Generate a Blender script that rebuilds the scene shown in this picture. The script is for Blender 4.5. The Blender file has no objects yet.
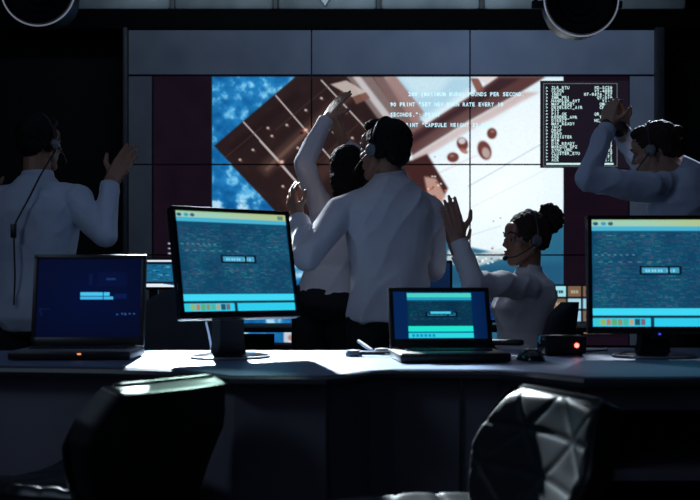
import bpy, bmesh, math, random
import numpy as np
from mathutils import Vector, Matrix, noise

random.seed(7)
RNG = np.random.RandomState(7)
SC = bpy.context.scene
COL = SC.collection
V = Vector
FPX, HZ, CZ = 1000.0, 287.0, 0.97        # focal length in px, horizon row, camera height


def W(px, py, d):
    return V(((px - 350) / FPX * d, d, CZ + (HZ - py) / FPX * d))


# ------------------------------------------------------------------ materials
def lin(c):
    c = np.asarray(c, float) / 255.0
    return np.where(c <= 0.04045, c / 12.92, ((c + 0.055) / 1.055) ** 2.4)


def mat(name, col, rough=0.5, metal=0.0, bump=0.0, bscale=60.0, var=0.12, vscale=8.0, emit=None, estr=0.0,
        coat=0.0, sheen=0.0, spec=0.5, stretch=(1, 1, 1), sss=0.0):
    m = bpy.data.materials.new(name)
    m.use_nodes = True
    nt = m.node_tree
    b = nt.nodes['Principled BSDF']
    b.inputs['Roughness'].default_value = rough
    b.inputs['Metallic'].default_value = metal
    b.inputs['Specular IOR Level'].default_value = spec
    if coat:
        b.inputs['Coat Weight'].default_value = coat
        b.inputs['Coat Roughness'].default_value = 0.15
    if sheen:
        b.inputs['Sheen Weight'].default_value = sheen
    tc = nt.nodes.new('ShaderNodeTexCoord')
    mp = nt.nodes.new('ShaderNodeMapping')
    mp.inputs['Scale'].default_value = stretch
    nt.links.new(tc.outputs['Object'], mp.inputs['Vector'])
    nz = nt.nodes.new('ShaderNodeTexNoise')
    nz.inputs['Scale'].default_value = vscale
    nz.inputs['Detail'].default_value = 3
    nt.links.new(mp.outputs[0], nz.inputs['Vector'])
    cr = nt.nodes.new('ShaderNodeValToRGB')
    cr.color_ramp.elements[0].position = 0.3
    cr.color_ramp.elements[1].position = 0.7
    cr.color_ramp.elements[0].color = (*[max(0, c * (1 - var)) for c in col], 1)
    cr.color_ramp.elements[1].color = (*[min(1, c * (1 + var)) for c in col], 1)
    nt.links.new(nz.outputs['Fac'], cr.inputs['Fac'])
    nt.links.new(cr.outputs['Color'], b.inputs['Base Color'])
    if bump:
        n2 = nt.nodes.new('ShaderNodeTexNoise')
        n2.inputs['Scale'].default_value = bscale
        n2.inputs['Detail'].default_value = 4
        nt.links.new(mp.outputs[0], n2.inputs['Vector'])
        bp = nt.nodes.new('ShaderNodeBump')
        bp.inputs['Strength'].default_value = bump
        bp.inputs['Distance'].default_value = 0.01
        nt.links.new(n2.outputs['Fac'], bp.inputs['Height'])
        nt.links.new(bp.outputs['Normal'], b.inputs['Normal'])
    if emit is not None:
        b.inputs['Emission Color'].default_value = (*emit, 1)
        b.inputs['Emission Strength'].default_value = estr
    return m


def attr_screen(name, strength=1.0, rough=0.35, spec=0.12):
    m = bpy.data.materials.new(name)
    m.use_nodes = True
    nt = m.node_tree
    b = nt.nodes['Principled BSDF']
    a = nt.nodes.new('ShaderNodeVertexColor')
    a.layer_name = 'Col'
    b.inputs['Base Color'].default_value = (0.004, 0.004, 0.006, 1)
    b.inputs['Roughness'].default_value = rough
    b.inputs['Specular IOR Level'].default_value = spec
    nt.links.new(a.outputs['Color'], b.inputs['Emission Color'])
    b.inputs['Emission Strength'].default_value = strength
    return m


M = {}
M['skin'] = mat('skin_light', (0.42, 0.24, 0.17), 0.5, bump=0.08, bscale=200, var=0.08)
M['skin_tan'] = mat('skin_tan', (0.33, 0.17, 0.11), 0.5, bump=0.08, bscale=200, var=0.08)
M['skin_brown'] = mat('skin_brown', (0.34, 0.17, 0.12), 0.45, bump=0.08, bscale=200, var=0.08)
M['shirt_blue'] = mat('shirt_pale_blue', (0.50, 0.59, 0.74), 0.8, bump=0.25, bscale=26, var=0.05, sheen=0.2)
M['shirt_white'] = mat('shirt_white', (0.66, 0.66, 0.72), 0.8, bump=0.25, bscale=26, var=0.05, sheen=0.2)
M['blouse'] = mat('blouse_white', (0.72, 0.70, 0.74), 0.8, bump=0.3, bscale=30, var=0.05, sheen=0.2)
M['trousers'] = mat('trousers_black', (0.006, 0.006, 0.010), 0.85, bump=0.2, bscale=40)
M['shoe'] = mat('shoe_leather', (0.01, 0.01, 0.01), 0.35)
M['hair'] = mat('hair_black', (0.007, 0.006, 0.007), 0.55, bump=0.6, bscale=60, stretch=(3, 3, 0.6), spec=0.15)
M['hair_brown'] = mat('hair_dark_brown', (0.030, 0.019, 0.016), 0.6, bump=0.8, bscale=90, spec=0.15)
M['black'] = mat('black_plastic', (0.008, 0.008, 0.010), 0.38, bump=0.05, bscale=300)
M['black_matte'] = mat('black_matte', (0.006, 0.006, 0.009), 0.8)
M['gloss'] = mat('black_gloss', (0.01, 0.01, 0.013), 0.12)
M['silver'] = mat('silver_plastic', (0.40, 0.42, 0.46), 0.3, metal=0.6)
M['grey_plastic'] = mat('grey_plastic', (0.16, 0.17, 0.19), 0.4)
M['pale'] = mat('pale_plastic', (0.6, 0.62, 0.66), 0.35)
M['key'] = mat('keyboard_keys', (0.012, 0.012, 0.014), 0.5)
M['palm'] = mat('laptop_deck', (0.13, 0.12, 0.11), 0.35, metal=0.3)
M['desk'] = mat('desk_laminate', (0.13, 0.185, 0.30), 0.42, var=0.05, vscale=20, bump=0.03, bscale=200, spec=0.16)
M['desk_edge'] = mat('desk_edging', (0.03, 0.035, 0.05), 0.4)
M['desk_panel'] = mat('desk_panel', (0.15, 0.15, 0.19), 0.65, var=0.2, vscale=2)
M['leather'] = mat('chair_leather', (0.014, 0.017, 0.021), 0.36, bump=0.02, bscale=150, spec=0.4)
M['leather_back'] = mat('chair_shell', (0.012, 0.012, 0.016), 0.5, bump=0.1, bscale=180)
M['fabric'] = mat('chair_fabric', (0.03, 0.035, 0.05), 0.8, bump=0.3, bscale=250)
M['steel'] = mat('steel', (0.35, 0.36, 0.38), 0.25, metal=1)
M['wall'] = mat('wall_paint', (0.010, 0.010, 0.014), 0.9, var=0.15, vscale=1.5)
M['floor'] = mat('floor_carpet', (0.02, 0.021, 0.027), 0.85, bump=0.3, bscale=120)
M['ceil'] = mat('ceiling_paint', (0.015, 0.015, 0.02), 0.9)
M['beam'] = mat('beam_paint', (0.004, 0.004, 0.006), 0.8, spec=0.1)
M['duct'] = mat('duct_metal', (0.40, 0.46, 0.52), 0.45, metal=0.2, var=0.6, vscale=1.6)
M['frame'] = mat('wall_frame', (0.07, 0.08, 0.11), 0.5, bump=0.5, bscale=40)
M['seam'] = mat('display_bezel', (0.006, 0.005, 0.008), 0.5)
M['rim'] = mat('lamp_rim_glow', (0.62, 0.64, 0.70), 0.3, metal=0.6, emit=(0.5, 0.55, 0.7), estr=0.22)  # weak emission stands in for light caught on the metal rim
M['lens'] = mat('lamp_lens', (0.003, 0.003, 0.005), 0.4, spec=0.1)
M['foam'] = mat('microphone_foam', (0.006, 0.006, 0.008), 0.9, bump=0.5, bscale=300)
M['red_led'] = mat('red_led', (0.5, 0.02, 0.02), 0.3, emit=(1.0, 0.10, 0.08), estr=6)
M['amber_led'] = mat('amber_led', (0.5, 0.2, 0.05), 0.3, emit=(1.0, 0.28, 0.08), estr=1.5)
M['blue_led'] = mat('blue_led', (0.02, 0.02, 0.5), 0.3, emit=(0.06, 0.07, 0.9), estr=1.2)
M['cyan_text'] = mat('cyan_lettering', (0.1, 0.1, 0.1), 0.5, emit=(0.55, 0.88, 1.0), estr=1.15)
M['list_text'] = mat('pale_lettering', (0.1, 0.1, 0.1), 0.5, emit=(0.46, 0.66, 0.66), estr=1.35)
M['list_bg'] = mat('list_background', (0.005, 0.005, 0.008), 0.4, emit=(0.010, 0.007, 0.014), estr=1)
M['list_border'] = mat('list_border', (0.05, 0.05, 0.05), 0.4, emit=(0.10, 0.13, 0.13), estr=1)
M['tile_text'] = mat('tile_lettering', (0.02, 0.02, 0.02), 0.5)
M['eye'] = mat('eye_white', (0.22, 0.20, 0.20), 0.3)
M['screen'] = attr_screen('screen_glow', 1.12)
M['wallscreen'] = attr_screen('display_glow', 1.1, 0.5, 0.1)
M['screen_dim'] = attr_screen('screen_dim', 1.0)


# ------------------------------------------------------------------ mesh building
class MB:
    def __init__(s):
        s.v, s.f = [], []

    def add(s, vs, fs):
        n = len(s.v)
        s.v += [V(p) for p in vs]
        s.f += [tuple(i + n for i in q) for q in fs]
        return s

    def rings(s, rings, cap=True):
        n = len(rings[0])
        vs = [p for r in rings for p in r]
        fs = []
        for i in range(len(rings) - 1):
            for k in range(n):
                a, b = i * n + k, i * n + (k + 1) % n
                fs.append((a, b, b + n, a + n))
        if cap:
            fs.append(tuple(range(n - 1, -1, -1)))
            fs.append(tuple(range((len(rings) - 1) * n, len(rings) * n)))
        return s.add(vs, fs)

    def box(s, c, d, Mx=None):
        c = V(c)
        h = [x / 2 for x in d]
        vs = [V((x * h[0], y * h[1], z * h[2])) + c for z in (-1, 1) for y in (-1, 1) for x in (-1, 1)]
        if Mx is not None:
            vs = [Mx @ p for p in vs]
        return s.add(vs, [(0, 2, 3, 1), (4, 5, 7, 6), (0, 1, 5, 4), (2, 6, 7, 3), (0, 4, 6, 2), (1, 3, 7, 5)])

    def rbox(s, c, d, r=0.005, Mx=None, seg=2):
        bm = bmesh.new()
        bmesh.ops.create_cube(bm, size=1)
        for v in bm.verts:
            v.co = V((v.co.x * d[0], v.co.y * d[1], v.co.z * d[2])) + V(c)
        bmesh.ops.bevel(bm, geom=list(bm.edges), offset=r, segments=seg, affect='EDGES', profile=0.5)
        bm.verts.index_update()
        vs = [v.co.copy() for v in bm.verts]
        fs = [[v.index for v in f.verts] for f in bm.faces]
        bm.free()
        if Mx is not None:
            vs = [Mx @ p for p in vs]
        return s.add(vs, fs)

    def tube(s, pts, r, n=10):
        pts = [V(p) for p in pts]
        rs = r if isinstance(r, (list, tuple)) else [r] * len(pts)
        t0 = (pts[1] - pts[0]).normalized()
        x = t0.orthogonal().normalized()
        out = []
        for i, p in enumerate(pts):
            t = (pts[min(i + 1, len(pts) - 1)] - pts[max(i - 1, 0)]).normalized()
            x = (x - t * x.dot(t)).normalized()
            y = t.cross(x)
            out.append([p + (x * math.cos(2 * math.pi * k / n) + y * math.sin(2 * math.pi * k / n)) * rs[i] for k in range(n)])
        return s.rings(out)

    def lathe(s, prof, n=24, Mx=None, sx=1, sy=1):
        out = []
        for r, z in prof:
            ring = [V((max(r, 1e-4) * math.cos(2 * math.pi * k / n) * sx, max(r, 1e-4) * math.sin(2 * math.pi * k / n) * sy, z)) for k in range(n)]
            out.append([Mx @ p for p in ring] if Mx is not None else ring)
        return s.rings(out)

    def ell(s, c, r, Mx=None, nu=18, nv=12, rot=None):
        out = []
        r = (r, r, r) if isinstance(r, (int, float)) else r
        c = V(c)
        for j in range(nv + 1):
            a = -math.pi / 2 + math.pi * (0.02 + 0.96 * j / nv)
            ring = []
            for k in range(nu):
                b = 2 * math.pi * k / nu
                p = V((r[0] * math.cos(a) * math.cos(b), r[1] * math.cos(a) * math.sin(b), r[2] * math.sin(a)))
                if rot is not None:
                    p = rot @ p
                p = p + c
                ring.append(Mx @ p if Mx is not None else p)
            out.append(ring)
        return s.rings(out)

    def cap(s, a, b, ra, rb, n=14, ea=True, eb=True, Mx=None):
        a, b = V(a), V(b)
        if Mx is not None:
            a, b = Mx @ a, Mx @ b
        t = (b - a).normalized()
        x = t.orthogonal().normalized()
        y = t.cross(x)
        prof = []
        if ea:
            for k in range(1, 6):
                q = math.pi / 2 * (1 - k / 6)
                prof.append((a - t * ra * math.sin(q), ra * math.cos(q)))
        prof.append((a, ra))
        prof.append((b, rb))
        if eb:
            for k in range(1, 6):
                q = math.pi / 2 * k / 6
                prof.append((b + t * rb * math.sin(q), rb * math.cos(q)))
        return s.rings([[p + (x * math.cos(2 * math.pi * k / n) + y * math.sin(2 * math.pi * k / n)) * r for k in range(n)] for p, r in prof])

    def prism(s, poly, z0, z1, Mx=None):
        r = [[V((x, y, z)) for x, y in poly] for z in (z0, z1)]
        if Mx is not None:
            r = [[Mx @ p for p in q] for q in r]
        return s.rings(r)

    def build(s, name, m, parent=None, smooth=True, world=False, angle=40):
        me = bpy.data.meshes.new(name)
        me.from_pydata([tuple(p) for p in s.v], [], s.f)
        fix(me)
        if smooth:
            me.polygons.foreach_set('use_smooth', [True] * len(me.polygons))
            me.set_sharp_from_angle(angle=math.radians(angle))
        return link(name, me, m, parent, world)


def fix(me):
    bm = bmesh.new()
    bm.from_mesh(me)
    bmesh.ops.recalc_face_normals(bm, faces=bm.faces)
    bm.to_mesh(me)
    bm.free()
    me.update()


def link(name, me, m, parent=None, world=False):
    o = bpy.data.objects.new(name, me)
    COL.objects.link(o)
    if m is not None:
        me.materials.clear()
        me.materials.append(m)
    if parent is not None:
        o.parent = parent
        if world:
            o.matrix_parent_inverse = parent.matrix_basis.inverted()
    return o


def thing(name, label, cat, loc=(0, 0, 0), rz=0.0, group=None):
    o = bpy.data.objects.new(name, None)
    o.empty_display_size = 0.1
    COL.objects.link(o)
    o.location = loc
    o.rotation_euler = (0, 0, rz)
    o['label'] = label
    o['category'] = cat
    if group:
        o['group'] = group
    return o


def tag(o, label, cat, group=None):
    o['label'] = label
    o['category'] = cat
    if group:
        o['group'] = group
    return o


def struct(name, mb, m):
    o = mb.build(name, m, smooth=False)
    o['kind'] = 'structure'
    return o


def remesh(name, mb, m, parent, vox=0.006, it=4, disp=None, world=True):
    me = bpy.data.meshes.new(name)
    me.from_pydata([tuple(p) for p in mb.v], [], mb.f)
    fix(me)
    o = bpy.data.objects.new('tmp', me)
    COL.objects.link(o)
    r = o.modifiers.new('r', 'REMESH')
    r.mode = 'VOXEL'
    r.voxel_size = vox
    sm = o.modifiers.new('s', 'SMOOTH')
    sm.iterations = it
    sm.factor = 0.5
    dg = bpy.context.evaluated_depsgraph_get()
    dg.update()
    new = bpy.data.meshes.new_from_object(o.evaluated_get(dg))
    bpy.data.objects.remove(o)
    bpy.data.meshes.remove(me)
    new.name = name
    if disp:
        nn = [v.normal.copy() for v in new.vertices]
        for v, n in zip(new.vertices, nn):
            v.co = v.co + n * disp(v.co, n)
        new.update()
    new.polygons.foreach_set('use_smooth', [True] * len(new.polygons))
    return link(name, new, m, parent, world)


def cloth(a=0.006, s=9.0, seed=0.0, dirv=(0.5, 0.3, 1.0)):
    dv = V(dirv).normalized()

    def f(p, n):
        q = p + dv * (-0.72 * p.dot(dv))           # stretch along dv
        w = noise.noise(q * s + V((seed, seed * 2, 0)))
        w2 = noise.noise(p * s * 0.6 + V((seed * 3, 1, seed)))
        ridge = (1 - abs(w)) ** 3
        return a * ridge * (0.55 + 0.9 * max(0.0, w2)) - 0.002
    return f


# ------------------------------------------------------------------ pixel painter for the displays
def smooth_noise(h, w, cell, seed):
    r = np.random.RandomState(seed)
    gh, gw = int(h / cell) + 3, int(w / cell) + 3
    g = r.rand(gh, gw)
    y = np.arange(h) / cell
    x = np.arange(w) / cell
    y0, x0 = y.astype(int), x.astype(int)
    fy, fx = y - y0, x - x0
    fy, fx = (fy * fy * (3 - 2 * fy))[:, None], (fx * fx * (3 - 2 * fx))[None, :]
    a = g[np.ix_(y0, x0)] * (1 - fx) + g[np.ix_(y0, x0 + 1)] * fx
    b = g[np.ix_(y0 + 1, x0)] * (1 - fx) + g[np.ix_(y0 + 1, x0 + 1)] * fx
    return a * (1 - fy) + b * fy


def fbm(h, w, cell, seed, octs=4):
    t, amp, tot = 0, 1.0, 0
    for k in range(octs):
        t = t + amp * smooth_noise(h, w, max(cell / 2 ** k, 1.01), seed + k)
        tot += amp
        amp *= 0.55
    return t / tot


class Canvas:
    def __init__(s, x0, y0, x1, y1, k, col=(0, 0, 0)):
        s.x0, s.y0, s.x1, s.y1, s.k = x0, y0, x1, y1, k
        s.w, s.h = int(round((x1 - x0) * k)), int(round((y1 - y0) * k))
        s.a = np.zeros((s.h, s.w, 3)) + np.array(col, float)
        s.Y, s.X = np.mgrid[0:s.h, 0:s.w]
        s.X = x0 + (s.X + 0.5) / k
        s.Y = y0 + (s.Y + 0.5) / k

    def mix(s, m, col, al=1.0):
        m = (np.clip(m, 0, 1) * al)[..., None]
        s.a = s.a * (1 - m) + np.asarray(col, float) * m

    def polymask(s, pts, soft=0.0):
        ins = np.zeros(s.X.shape, bool)
        n = len(pts)
        for i in range(n):
            xa, ya = pts[i]
            xb, yb = pts[(i + 1) % n]
            if ya == yb:
                continue
            c = ((ya > s.Y) != (yb > s.Y)) & (s.X < (xb - xa) * (s.Y - ya) / (yb - ya) + xa)
            ins ^= c
        m = ins.astype(float)
        if soft:
            r = max(1, int(soft * s.k))
            for _ in range(2):
                m = sum(np.roll(m, q, 0) for q in range(-r, r + 1)) / (2 * r + 1)
                m = sum(np.roll(m, q, 1) for q in range(-r, r + 1)) / (2 * r + 1)
        return m

    def poly(s, pts, col, al=1.0, soft=0.0):
        s.mix(s.polymask(pts, soft), col, al)

    def rect(s, x0, y0, x1, y1, col, al=1.0):
        s.mix(((s.X >= x0) & (s.X < x1) & (s.Y >= y0) & (s.Y < y1)).astype(float), col, al)

    def line(s, p, q, wd, col, al=1.0):
        p, q = np.array(p, float), np.array(q, float)
        d = q - p
        L = d @ d
        t = np.clip(((s.X - p[0]) * d[0] + (s.Y - p[1]) * d[1]) / L, 0, 1)
        dist = np.hypot(s.X - p[0] - t * d[0], s.Y - p[1] - t * d[1])
        s.mix(np.clip(wd / 2 + 0.35 - dist, 0, 0.7) / 0.7, col, al)

    def ellipse(s, c, r, col, al=1.0, ang=0.0, soft=0.12):
        ca, sa = math.cos(ang), math.sin(ang)
        dx, dy = s.X - c[0], s.Y - c[1]
        u, v = (dx * ca + dy * sa) / r[0], (-dx * sa + dy * ca) / r[1]
        s.mix(np.clip((1 - np.hypot(u, v)) / soft, 0, 1), col, al)


def grid_mesh(name, P00, ex, ey, arr):
    """flat grid from corner P00 (top left), ex along the width, ey downwards; arr rows from the top in sRGB 0..255"""
    h, w, _ = arr.shape
    P00, ex, ey = np.array(P00), np.array(ex), np.array(ey)
    gx = np.linspace(0, 1, w)
    gy = np.linspace(0, 1, h)
    co = P00[None, None] + gx[None, :, None] * ex[None, None] + gy[:, None, None] * ey[None, None]
    me = bpy.data.meshes.new(name)
    idx = np.arange(h * w).reshape(h, w)
    q = np.stack([idx[:-1, :-1], idx[1:, :-1], idx[1:, 1:], idx[:-1, 1:]], -1).reshape(-1, 4)
    me.vertices.add(h * w)
    me.vertices.foreach_set('co', co.reshape(-1))
    me.loops.add(q.size)
    me.loops.foreach_set('vertex_index', q.reshape(-1).astype(np.int32))
    me.polygons.add(len(q))
    me.polygons.foreach_set('loop_start', np.arange(0, q.size, 4, dtype=np.int32))
    me.polygons.foreach_set('loop_total', np.full(len(q), 4, np.int32))
    me.update(calc_edges=True)
    me.validate()
    at = me.color_attributes.new('Col', 'FLOAT_COLOR', 'POINT')
    c = np.ones((h * w, 4), np.float32)
    c[:, :3] = lin(np.clip(arr, 0, 255)).reshape(-1, 3)
    at.data.foreach_set('color', c.reshape(-1))
    return me


# ------------------------------------------------------------------ lettering (fixed pitch)
_GL = {}


def glyph(ch):
    if ch not in _GL:
        cu = bpy.data.curves.new('g', 'FONT')
        cu.body = ch
        cu.resolution_u = 2
        cu.offset = 0.03
        ob = bpy.data.objects.new('g', cu)
        COL.objects.link(ob)
        dg = bpy.context.evaluated_depsgraph_get()
        dg.update()
        me = bpy.data.meshes.new_from_object(ob.evaluated_get(dg))
        vs = [(v.co.x, v.co.y) for v in me.vertices]
        fs = [tuple(p.vertices) for p in me.polygons]
        bpy.data.objects.remove(ob)
        bpy.data.curves.remove(cu)
        bpy.data.meshes.remove(me)
        _GL[ch] = (vs, fs)
    return _GL[ch]


def lettering(mb, text, pos, pitch, size, xdir=V((1, 0, 0)), ydir=V((0, 0, 1))):
    for i, ch in enumerate(text):
        if ch == ' ':
            continue
        vs, fs = glyph(ch)
        if not vs:
            continue
        xs = [p[0] for p in vs]
        x0, x1 = min(xs), max(xs)
        wid = max(x1 - x0, 1e-3) * size
        sc = min(1.0, pitch * 0.84 / wid)
        cx = (x0 + x1) / 2
        mb.add([pos + xdir * (pitch * (i + 0.5) + (x - cx) * size * sc) + ydir * (y * size) for x, y in vs], fs)


# ================================================================== ROOM
WALL_Y = 7.0
struct('floor', MB().box((0, 3.2, -0.05), (8.4, 8.6, 0.1)), M['floor'])
struct('ceiling', MB().box((0, 3.2, 3.35), (8.4, 8.6, 0.1)), M['ceil'])
struct('wall_back', MB().box((0, 7.35, 1.65), (8.4, 0.1, 3.3)), M['wall'])
struct('wall_left', MB().box((-4.15, 3.2, 1.65), (0.1, 8.6, 3.3)), M['wall'])
struct('wall_right', MB().box((4.15, 3.2, 1.65), (0.1, 8.6, 3.3)), M['wall'])
zb1 = W(0, 9.5, 6.98).z
zb0 = W(0, 28.5, 6.98).z
struct('trim_1', MB().box((0, 7.14, (zb0 + zb1) / 2), (6.4, 0.32, zb1 - zb0)), M['beam'])

# grey ventilation duct lying above the beam
dt = thing('ventilation_duct', 'grey metal ventilation duct running above the black beam over the video wall', 'duct', (0, 7.14, zb1))
db = MB()
for k in range(6):
    xa = -1.95 + k * 0.72
    xb = xa + 0.70
    db.rbox(((xa + xb) / 2, 0.0, 0.14), (xb - xa, 0.32, 0.28), 0.03)
db.build('duct_body', M['duct'], dt)
for k in range(5):
    MB().rbox((-1.95 + (k + 1) * 0.72 - 0.01, 0, 0.145), (0.03, 0.36, 0.29), 0.006).build('joint_flange', M['grey_plastic'], dt)
hb = MB()
cxd = W(325, 0, 6.95).x
hb.rings([[V((cxd - 0.08, -0.185, 0.14)), V((cxd, -0.185, 0.02)), V((cxd + 0.08, -0.185, 0.14)), V((cxd, -0.185, 0.26))],
          [V((cxd - 0.08, -0.165, 0.14)), V((cxd, -0.165, 0.02)), V((cxd + 0.08, -0.165, 0.14)), V((cxd, -0.165, 0.26))]])
hb.build('bracket', M['silver'], dt, smooth=False)

# ================================================================== VIDEO WALL
K = 2.5
X0, Y0, X1, Y1 = 153, 75.6, 629, 346
C = Canvas(X0, Y0, X1, Y1, K, (20, 11, 22))
n1 = fbm(C.h, C.w, 40 * K / 2, 11, 5)
C.a += (n1[..., None] - 0.5) * np.array([8, 5, 8])
pic = ((C.X >= 212) & (C.X < 563.5) & (C.Y >= 76.5) & (C.Y < 343)).astype(float)
base = C.a.copy()
# earth
n2 = fbm(C.h, C.w, 26 * K / 2, 21, 4)
n3 = fbm(C.h, C.w, 9 * K / 2, 31, 3)
earth = np.zeros_like(C.a) + np.array([26, 110, 170])
earth += (n2[..., None] - 0.5) * np.array([60, 100, 110])
cl = np.clip((n2 * 0.9 + n3 * 0.4 - 0.70) * 4, 0, 1)[..., None] * 0.85
earth = earth * (1 - cl) + np.array([150, 212, 236]) * cl
C.a = earth.copy()
# lower right: teal earth haze
C.mix(np.clip((C.X - 400) / 40, 0, 1) * np.clip((C.Y - 190) / 20, 0, 1), (38, 98, 128), 0.85)
# left lower clouds
C.mix(np.clip((n2 - 0.5) * 6, 0, 1) * (C.X < 330) * (C.Y > 200), (190, 220, 235), 0.8)
# solar panel wing (dark brown) and its background
wing = [(214, 146), (296, 76), (420, 76), (430, 200), (345, 290), (268, 203)]
C.poly(wing, (38, 25, 26), 1, 0.4)
wm = C.polymask(wing)
C.mix(wm * np.clip((n2 - 0.5) * 3, 0, 1), (54, 36, 34), 0.4)


def band(p, q, w, col, al, soft=2.0):
    p, q = np.array(p, float), np.array(q, float)
    d = (q - p) / np.hypot(*(q - p))
    nrm = np.array([-d[1], d[0]]) * w / 2
    C.poly([p + nrm, q + nrm, q - nrm, p - nrm], col, al, soft)


band((262, 172), (350, 92), 13, (74, 54, 48), 0.75, 2.5)
band((266, 170), (345, 96), 4, (128, 98, 86), 0.5, 1.0)
band((288, 208), (352, 140), 14, (74, 50, 44), 0.6, 2.5)
band((230, 152), (300, 92), 10, (30, 18, 20), 0.6, 2)
for p, q in [((243.5, 122), (282, 164)), ((276, 95.5), (341, 171)), ((260, 141), (310, 197)), ((321, 80), (368, 131)), ((282, 164), (318, 206))]:
    C.line(p, q, 1.5, (176, 166, 166))
for p, q in [((276, 130), (330, 84)), ((300, 178), (362, 120)), ((225, 158), (262, 127))]:
    C.line(p, q, 0.8, (84, 60, 56), 0.6)
for x, y in [(272, 136), (287, 125), (306, 110), (253, 150), (240, 160), (268, 128), (321, 98), (333, 132), (352, 138), (298, 148), (318, 124), (300, 170), (283, 186), (345, 112), (340, 150)]:
    C.ellipse((x, y), (2.0, 1.7), (206, 190, 184), 0.9, 0, 0.6)
    C.ellipse((x + 1.5, y + 1.5), (1.8, 1.3), (120, 70, 54), 0.6, 0, 0.6)
for x, y in [(281, 163), (305, 131), (343, 98), (309, 198)]:
    C.ellipse((x, y), (6, 4), (150, 78, 56), 0.7, -0.7, 0.7)
    C.ellipse((x + 1, y - 1), (2.6, 2), (232, 220, 214), 0.8, 0, 0.6)
    C.ellipse((x - 3, y + 2), (2.0, 1.4), (30, 16, 16), 0.8)
# struts right of the wing
C.poly([(346, 76), (372, 76), (420, 140), (398, 146)], (120, 104, 102), 1, 0.8)
C.poly([(352, 76), (360, 76), (408, 138), (402, 142)], (186, 182, 186), 1, 0.8)
C.poly([(372, 76), (392, 76), (432, 126), (414, 138)], (116, 92, 90), 1, 0.8)
C.poly([(330, 84), (346, 80), (366, 92), (352, 97)], (190, 178, 172), 0.9, 0.6)
C.poly([(352, 97), (366, 92), (370, 98), (356, 104)], (120, 84, 74), 0.9, 0.6)
# white craft body
body = [(384, 76), (564, 76), (564, 224), (536, 240), (512, 254), (462, 258), (446, 224), (436, 170), (406, 160), (428, 128)]
C.poly(body, (214, 232, 240), 1, 0.8)
C.poly([(386, 76), (474, 76), (474, 86), (418, 122)], (166, 202, 220), 0.95, 3)
C.poly([(400, 76), (452, 76), (440, 92), (416, 96)], (196, 222, 232), 0.8, 3)
C.poly([(384, 76), (396, 76), (424, 112), (414, 126)], (150, 116, 112), 0.9, 0.8)
# dark red beam
C.poly([(498, 76), (546, 76), (520, 92), (470, 120), (412, 156), (408, 136), (470, 96)], (84, 54, 54), 1, 1.0)
C.poly([(500, 78), (520, 78), (470, 108), (412, 144), (410, 138), (470, 100)], (52, 33, 38), 0.9, 1.2)
C.poly([(522, 92), (470, 121), (412, 157), (414, 164), (470, 130), (540, 92)], (186, 160, 158), 0.85, 1.2)
C.poly([(470, 78), (478, 78), (484, 90), (478, 96)], (120, 70, 62), 0.9, 0.5)
C.poly([(474, 76), (498, 76), (486, 84)], (216, 206, 206), 0.9, 0.5)
# soft white glow of the hull
C.ellipse((500, 190), (120, 90), (246, 252, 254), 0.8, -0.5, 0.9)
C.poly([(522, 100), (560, 84), (563, 150), (470, 186), (432, 170)], (236, 244, 248), 0.5, 3)
C.line((468, 186), (545, 142), 1.0, (168, 196, 208), 0.8)
C.line((420, 160), (470, 130), 0.8, (190, 205, 212), 0.8)
C.line((470, 208), (563, 160), 0.8, (206, 224, 232), 0.8)
C.line((455, 240), (500, 226), 1.0, (190, 210, 220), 0.7)
C.line((440, 172), (476, 156), 2.0, (214, 222, 226), 0.8)
# portholes
for c, r, a in [((453, 157.5), (6.2, 5.2), 0), ((462.5, 144), (5.8, 7.2), -0.4), ((484, 150.5), (7.0, 10.6), -0.35), ((491.5, 133.5), (5.2, 5.8), 0)]:
    C.ellipse(c, (r[0] + 1.3, r[1] + 1.3), (176, 178, 182), 0.9, a, 0.3)
    C.ellipse(c, r, (106, 60, 56), 1, a, 0.2)
C.ellipse((464, 151), (5.5, 3), (150, 98, 84), 0.8, 0.5, 0.4)
C.ellipse((462, 141), (4.6, 4.0), (206, 206, 210), 0.9, 0, 0.4)
C.ellipse((485.5, 153), (4.8, 7.0), (186, 168, 162), 0.9, -0.35, 0.4)
C.ellipse((452, 156), (3, 2), (150, 110, 104), 0.8, 0, 0.4)
C.ellipse((492, 131.5), (2.6, 2), (150, 110, 104), 0.8, 0, 0.4)
for x, y in [(435, 157), (500, 218), (493, 221), (512, 240)]:
    C.ellipse((x, y), (1.0, 0.9), (120, 130, 140), 0.9, 0, 0.5)
# brown tail right of the head and the robot arm
C.poly([(404, 164), (427, 154), (448, 188), (440, 204), (416, 190)], (62, 34, 34), 1, 0.8)
C.poly([(424, 176), (436, 178), (446, 196), (440, 206), (428, 196)], (196, 160, 146), 0.85, 0.8)
for k in range(26):
    x, y = 424 + RNG.rand() * 22, 174 + RNG.rand() * 30
    C.ellipse((x, y), (1.4, 1.0), [(240, 236, 232), (120, 60, 44), (214, 120, 84)][k % 3], 0.9, 0, 0.5)
# lower blue region boundary on the right
C.poly([(563.5, 222), (563.5, 343), (440, 343), (440, 226), (452, 244), (512, 256)], (38, 96, 126), 0.95, 1.0)
C.poly([(563.5, 262), (563.5, 284), (450, 284), (450, 268)], (30, 80, 112), 0.8, 3)
C.poly([(448, 250), (478, 254), (502, 248), (506, 257), (470, 268), (446, 262)], (206, 216, 218), 0.8, 0.8)
for k in range(30):
    x = 450 + RNG.rand() * 54
    y = 257 - (x - 476) * 0.05 + RNG.randn() * 3.5
    C.ellipse((x, y), (1.6, 1.1), [(244, 248, 248), (120, 92, 82), (214, 214, 210)][k % 3], 0.9, 0, 0.5)
# pinkish craft part low on the left
C.poly([(284, 330), (312, 330), (312, 343), (284, 343)], (206, 206, 212), 0.9, 0.5)
C.ellipse((292, 338), (5, 4), (150, 96, 84), 0.8, 0, 0.5)
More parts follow.
